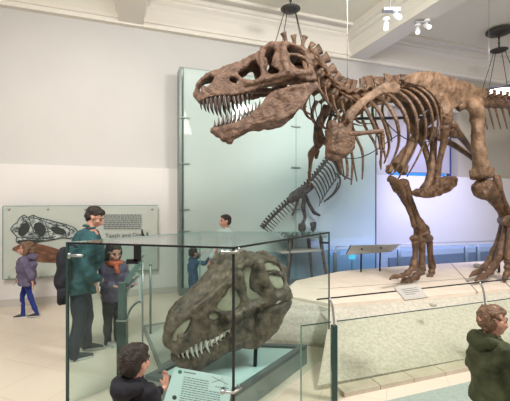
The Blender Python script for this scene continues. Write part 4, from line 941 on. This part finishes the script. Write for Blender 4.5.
# ---------------------------------------------------------------- people
def person(label, loc, yaw, H, kid, top, legs, shoe, hair, arms, legsp=None, head=(0, 0), lean=0, hood=None, cap=None, vox=.010, topm2=None, longhair=False, sleeve=1.0, bulk=1.0, hairk=1.0, name='person'):
    """local frame: x = left side, y = forward, z up. arms: two lists [elbow, wrist, fingertip dir] as fractions of H; kid enlarges the head"""
    root = thing(name, label, 'person', loc, yaw)
    hh = H*(.185 if kid else .137); sh = H*(.105 if kid else .118); zs = H*(.80 if kid else .84); zh = H*.50
    rot = lambda p: V((p[0], p[1]*1+ (p[2]-zh)*lean if p[2] > zh else p[1], p[2]))
    neck = rot((0, 0, zs+.02*H)); hc = rot((0, .012*H, H-hh*.5)); 
    yw, pt = head
    HM = Matrix.Translation(hc) @ Matrix.Rotation(yw, 4, 'Z') @ Matrix.Rotation(-pt, 4, 'X')
    hr = hh*.5
    def hp(x, y, z): return HM @ V((x*hr, y*hr, z*hr))
    RM = Matrix.Rotation(yw, 4, 'Z') @ Matrix.Rotation(-pt, 4, 'X')
    def headbits(bm):
        ell(bm, hp(0, -.10, .22), (hr*.70, hr*.84, hr*.76), RM); ell(bm, hp(0, .16, -.28), (hr*.55, hr*.62, hr*.66), RM)
        ell(bm, hp(0, .52, -.72), (hr*.22, hr*.2, hr*.18), RM)
        tube(bm, [hp(0, .70, .10), hp(0, .86, -.12), hp(0, .98, -.26), hp(0, .80, -.34)], [hr*.09, hr*.10, hr*.14, hr*.12], 8)
        ell(bm, hp(0, .66, .14), (hr*.45, hr*.12, hr*.08), RM)
        for s in (1, -1):
            ell(bm, hp(s*.72, -.02, -.05), (hr*.09, hr*.17, hr*.25), RM); ell(bm, hp(s*.36, .52, -.22), (hr*.2, hr*.2, hr*.18), RM)
        ell(bm, hp(0, .74, -.50), (hr*.24, hr*.12, hr*.10), RM)
        tube(bm, [neck-V((0, 0, .05*H)), neck, hp(0, -.12, -.35)], [sh*.45, hr*.44, hr*.46], 12)
    k = bulk
    hipx = .052*H; legsp = legsp or [[(hipx, .0, .265), (hipx, -.01, .04), .0], [(-hipx, .0, .265), (-hipx, -.01, .04), .0]]
    def scaleleg(L): return L
    body = B(); headbits(body)
    cloth = B(); trou = B(); 
    T = [rot((0, 0, zh-.01*H)), rot((0, .0, zh+.10*H)), rot((0, .008*H, zh+.22*H)), rot((0, 0, zs-.02*H))]
    tube(body, T, [sh*.78, sh*.74, sh*.86, sh*.62], 16, 3, flat=.66, ref=(1, 0, 0))
    tube(cloth, [rot((0, 0, zh-.06*H)), rot((0, 0, zh+.02*H)), *T[1:3], rot((0, -.0, zs-.015*H)), rot((0, 0, zs+.02*H))], [sh*1.0*k, sh*.98*k, sh*.97*k, sh*1.10*k, sh*.86, hr*.62], 18, 3, flat=.74, ref=(1, 0, 0))
    tube(trou, [rot((0, 0, zh-.02*H)), rot((0, 0, zh+.05*H))], [sh*.92, sh*.85], 14, 1, flat=.75, ref=(1, 0, 0))
    ar = .027*H
    for s, A in zip((1, -1), arms):
        S0 = rot((s*sh*.98, 0, zs-.045*H)); E = V(A[0])*H; Wr = V(A[1])*H; hd_ = V(A[2]).normalized()
        tube(body, [rot((s*sh*.3, 0, zs-.03*H)), S0, (S0+E)/2, E, (E*.6+Wr*.4), Wr], [ar*1.2, ar*1.15, ar*.95, ar*.8, ar*.8, ar*.55], 10)
        cut = Wr*.9*sleeve+E*(1-.9*sleeve)
        tube(cloth, [rot((s*sh*.5, 0, zs-.04*H)), S0+V((0, 0, -.0)), (S0+E)/2, E, (E+cut)/2, cut], [ar*1.5*k, ar*1.75*k, ar*1.5*k, ar*1.35*k, ar*1.3*k, ar*1.15*k], 12)
        # hand: palm, four fingers, thumb
        hl = H*.048*(1.1 if kid else 1); side = hd_.cross(V(A[3]) if len(A) > 3 else V((0, 1, 0)));
        if side.length < .1: side = hd_.cross(V((1, 0, 0)))
        side.normalize(); pn = side.cross(hd_).normalized()
        tube(body, [Wr, Wr+hd_*hl*.5, Wr+hd_*hl], [ar*.5, hl*.42, hl*.44], 10, 2, flat=.42, ref=side)
        for fi, (o_, ln_) in enumerate(((-.33, .8), (-.11, .98), (.11, .92), (.33, .72))):
            f0 = Wr+hd_*hl*.95+side*hl*o_; rr_ = hl*.105
            tube(body, [f0, f0+hd_*hl*ln_*.45+pn*hl*.04+side*o_*hl*.1, f0+hd_*hl*ln_*.8+pn*hl*.16+side*o_*hl*.15, f0+hd_*hl*ln_+pn*hl*.30+side*o_*hl*.15], [rr_*1.1, rr_, rr_*.95, rr_*.8], 6, 2)
        tube(body, [Wr+hd_*hl*.25-side*hl*.25, Wr+hd_*hl*.65-side*hl*.62+pn*hl*.1, Wr+hd_*hl*1.0-side*hl*.75+pn*hl*.22], [hl*.15, hl*.13, hl*.10], 6, 2)
    for s, Lg in zip((1, -1), legsp):
        h0_ = V((s*hipx, 0, zh)); K = V((Lg[0][0], Lg[0][1]*H, Lg[0][2]*H)); An = V((Lg[1][0], Lg[1][1]*H, Lg[1][2]*H)); fy = Lg[2]
        tube(body, [h0_, (h0_+K)/2, K, (K*.6+An*.4), An], [.040*H, .034*H, .026*H, .024*H, .018*H], 12)
        fd = Matrix.Rotation(fy, 3, 'Z') @ V((0, 1, 0))
        tube(body, [An, An+V((0, 0, -.02*H))+fd*.02*H, An+fd*.09*H+V((0, 0, -.028*H))], [.02*H, .02*H, .012*H], 10)
        tr_ = 1.0 if legs != 'blue' else .72
        tube(trou, [h0_+V((0, 0, .0)), (h0_+K)/2, K, (K+An)/2, An+V((0, 0, .0)), An+V((0, -.0, -.012*H))], [.063*H*tr_, .056*H*tr_, .045*H*tr_, .041*H*tr_, .037*H*tr_, .038*H*tr_], 14)
        bm = B(); z0 = An.z-.04*H
        tube(bm, [An-fd*.022*H+V((0, 0, -.018*H)), An+fd*.025*H+V((0, 0, -.018*H)), An+fd*.075*H+V((0, 0, -.026*H)), An+fd*.115*H+V((0, 0, -.030*H))], [.021*H, .023*H, .019*H, .011*H], 12, 3, flat=.95)
        sh_ = oobj('shoe', bm, shoe, root, max(vox*.7, .006), smooth=2)
        bm = B(); c_ = An+fd*.045*H; mtx = Matrix.Translation((c_.x, c_.y, z0+.006*H)) @ fd.to_track_quat('Y', 'Z').to_matrix().to_4x4()
        sr = []
        for i_ in range(14):
            a = 2*math.pi*i_/14; sr.append(mtx @ V((.022*H*math.cos(a), .075*H*math.sin(a), 0)))
        extrude_poly(bm, [p_-V((0, 0, .006*H)) for p_ in sr], (0, 0, .010*H)); obj('sole', bm, 'sole' if shoe != 'shoeb' else 'shoe', sh_)
    oobj('body', body, 'skin', root, vox*.75 if vox < .02 else vox, smooth=2)
    cl = oobj('jacket' if not kid or hood else 'top', cloth, top, root, vox, smooth=4, amp=.030*H, freq=9/H, amp2=.012*H, freq2=22/H)
    oobj('trousers', trou, legs, root, vox, smooth=3, amp=.010*H, freq=9/H, amp2=.006*H, freq2=20/H)
    # collar
    bm = B(); tube(bm, [neck+V((math.cos(a)*hr*.56, math.sin(a)*hr*.5-.01*H, .008*H+(.006*H if math.sin(a) < 0 else -.01*H))) for a in [i_*math.pi/6 for i_ in range(13)]], (.013 if kid else .008)*H, 8, 2); obj('collar', bm, topm2 or top, cl, True)
    if hood:
        bm = B(); tube(bm, [neck+V((sh*.66, .0*H, -.022*H)), neck+V((sh*.56, -.052*H, -.018*H)), neck+V((0, -.09*H, -.034*H)), neck+V((-sh*.56, -.052*H, -.018*H)), neck+V((-sh*.66, .0*H, -.022*H))], [.022*H, .036*H, .046*H, .036*H, .022*H], 12)
        ell(bm, neck+V((0, -.075*H, -.045*H)), (sh*.55, .042*H, .055*H)); oobj('hood', bm, top, cl, vox, smooth=3, amp=.012*H, freq=10/H)
    # hair: cap over crown and back of head
    bm = B(); hk = hairk
    ell(bm, hp(0, -.20, .33), (hr*.78*hk, hr*.86*hk, hr*.76*hk), RM); ell(bm, hp(0, -.42, .0), (hr*.70*hk, hr*.58*hk, hr*.72*hk), RM); ell(bm, hp(0, .26, .66), (hr*.58, hr*.42, hr*.36), RM)
    if longhair:
        for s in (1, -1): tube(bm, [hp(s*.6, -.2, .2), hp(s*.72, -.1, -.5), hp(s*.62, -.1, -1.2)], [hr*.35, hr*.32, hr*.18], 10)
        tube(bm, [hp(0, -.7, .1), hp(0, -.75, -.6), hp(0, -.65, -1.3)], [hr*.6, hr*.5, hr*.3], 10)
    oobj('hair', bm, hair, root, max(vox*.7, .007), smooth=2, amp=hr*.10, freq=3.2/hr, amp2=hr*.04, freq2=9/hr)
    for s in (1, -1):
        bm = B(); ell(bm, hp(s*.28, .66, .0), hr*.075); obj('eye', bm, 'eye', root, True)
        bm = B(); tube(bm, [hp(s*.14, .74, .19), hp(s*.3, .74, .23), hp(s*.46, .62, .17)], hr*.035, 6); obj('eyebrow', bm, hair, root, True)
    bm = B(); tube(bm, [hp(.2, .80, -.49), hp(0, .87, -.47), hp(-.2, .80, -.49)], [hr*.02, hr*.05, hr*.02], 8); obj('lips', bm, 'lip', root, True)
    if cap:
        bm = B(); lathe(bm, (0, 0, 0), [(.80, .12), (.84, .2), (.84, .45), (.74, .75), (.5, .98), (.1, 1.06)], 18)
        for v in bm.verts: v.co = hp(v.co.x, v.co.y-.12, v.co.z)
        obj('knit_cap', bm, cap, root, True)
    return root
def floorpt(px, py): Y = CAMZ*F/(py-HZ); return ((px-255)*Y/F, Y, 0)
def yawto(dx, dy): return math.atan2(-dx, dy)      # local +y turned to (dx, dy)
DN = (0, .05, -1)
# man in teal
fx = (-2.14, 4.38, 0)
man = person('man in a dark teal jacket and jeans standing behind the left case corner, head bowed', fx, yawto(.90, .44), 1.80, False, 'tealcloth', 'denim', 'shoe', 'hair',
    [[(.155, .03, .63), (.15, .10, .50), (0, .2, -1)], [(-.150, -.02, .62), (-.155, .05, .48), (0, .15, -1)]], head=(-.25, .5), lean=.20, vox=.012, bulk=1.18,
    legsp=[[(.13, .0, .27), (.15, -.03, .045), .1], [(-.12, .05, .27), (-.13, .04, .045), -.25]])
# his black shoulder bag (own thing)
bg = thing('shoulder_bag', 'black shoulder bag hanging at the back of the man in teal', 'bag', (0, 0, 0))
bp = at(63, 262, 4.08)
bm = B(); tube(bm, [bp+V((0, 0, .17)), bp+V((0, 0, .05)), bp+V((-.01, 0, -.20)), bp+V((0, 0, -.36))], [.04, .07, .085, .065], 12, 3, flat=.75, ref=(1, 0, 0)); oobj('bag_body', bm, 'blackcloth', bg, .014, smooth=2, amp=.03, freq=8)
bm = B(); box(bm, (bp.x-.02, bp.y-.09, bp.z-.46), (bp.x+.05, bp.y+.04, bp.z-.28)); bmesh.ops.bevel(bm, geom=bm.edges[:], offset=.02, segments=2); obj('pocket', bm, 'blackcloth', bg, True)
bm = B(); tube(bm, [bp+V((.01, 0, .14)), bp+V((.07, .03, .20)), bp+V((.12, .08, .16))], .013, 8, flat=.5); obj('strap', bm, 'blackcloth', bg, True)
rebase(bg, (bp.x, bp.y, bp.z-.46))
# child in purple jacket with pink cap
k1 = person('child in a purple-grey jacket and orange scarf beside the man, one hand reaching forward', (-1.86, 4.72, 0), yawto(.75, -.65), 1.33, True, 'purple', 'darkpants', 'shoeg', 'hair',
    [[(.13, .05, .62), (.08, .20, .61), (-.2, 1, 0), (0, 0, 1)], [(-.13, .04, .62), (-.10, .19, .60), (.2, 1, .1), (0, 0, 1)]], head=(0, .35), vox=.013, hood=True, longhair=True, bulk=1.1)
bm = B(); tube(bm, [V((math.cos(a)*.085, math.sin(a)*.08+.02, 1.065)) for a in [i*math.pi/6 for i in range(13)]], .035, 8, 2); tube(bm, [V((.02, .11, 1.05)), V((.02, .15, .95))], .03, 8, 1); obj('scarf', bm, 'orange', k1, True)
# child passing at far left
p = floorpt(27, 317)
k2 = person('small child in a lilac jacket and blue leggings walking past the wall picture', p, yawto(-.9, -.35), 1.22, True, 'purple', 'blue', 'shoe', 'hairb',
    [[(.14, .06, .62), (.15, .13, .50), (0, .5, -1)], [(-.14, -.05, .62), (-.15, -.09, .49), (0, -.2, -1)]], vox=.013, bulk=1.35, hood=True, longhair=True,
    legsp=[[(.05, .06, .265), (.05, .05, .04), 0], [(-.05, -.05, .27), (-.05, -.12, .055), 0]])
# distant boy in blue with raised arm
p = floorpt(193, 305)
k3 = person('small boy in blue with one arm stretched out, seen through the case glass', (p[0], p[1], 0), yawto(.7, .6), 1.03, True, 'bluecl', 'bluecl', 'shoe', 'hair',
    [[(.16, .14, .74), (.14, .28, .84), (0, 1, .4), (0, 0, 1)], [(-.17, .08, .74), (-.15, .24, .86), (0, 1, .5), (0, 0, 1)]], vox=.014)
# passer-by behind the fossil skull
k4 = person('dark-haired visitor in a pale shirt standing behind the fossil skull case', (at(226, 300, 6.3).x, 6.3, 0), yawto(-.8, -.45), 1.63, False, 'palecl', 'greycloth', 'shoe', 'hair',
    [[(.15, .03, .63), (.13, .12, .52), (0, .5, -1)], [(-.15, .03, .63), (-.13, .12, .52), (0, .5, -1)]], vox=.016)
# boy in black hoodie, foreground
Yb_ = 2.05
k5 = person('dark-haired boy in a black hoodie seen from behind, reaching for the case label', (at(134, 400, Yb_).x, Yb_, 0), yawto(.42, .9), 1.055, True, 'blackcloth', 'denim', 'shoe', 'hair',
    [[(.17, .03, .60), (.14, .17, .57), (0, 1, .1), (0, 0, 1)], [(-.17, .10, .57), (-.02, .29, .63), (-.25, .35, 1), (0, -1, .0)]], head=(-.15, .05), vox=.009, hood=True, bulk=1.2, hairk=1.06)
# boy in olive jacket at right
Yc = 2.47
k6 = person('brown-haired boy in an olive green hooded jacket at the right edge', (at(491, 400, Yc).x, Yc, 0), yawto(1, .10), 1.16, True, 'green', 'greycloth', 'shoe', 'hairb',
    [[(.15, .03, .61), (.13, .14, .52), (0, 1, -.4), (0, 0, 1)], [(-.14, -.02, .60), (-.13, .10, .50), (.2, 1, -.3), (0, 0, 1)]], head=(.05, .0), vox=.009, hood=True, bulk=1.28, hairk=.93)
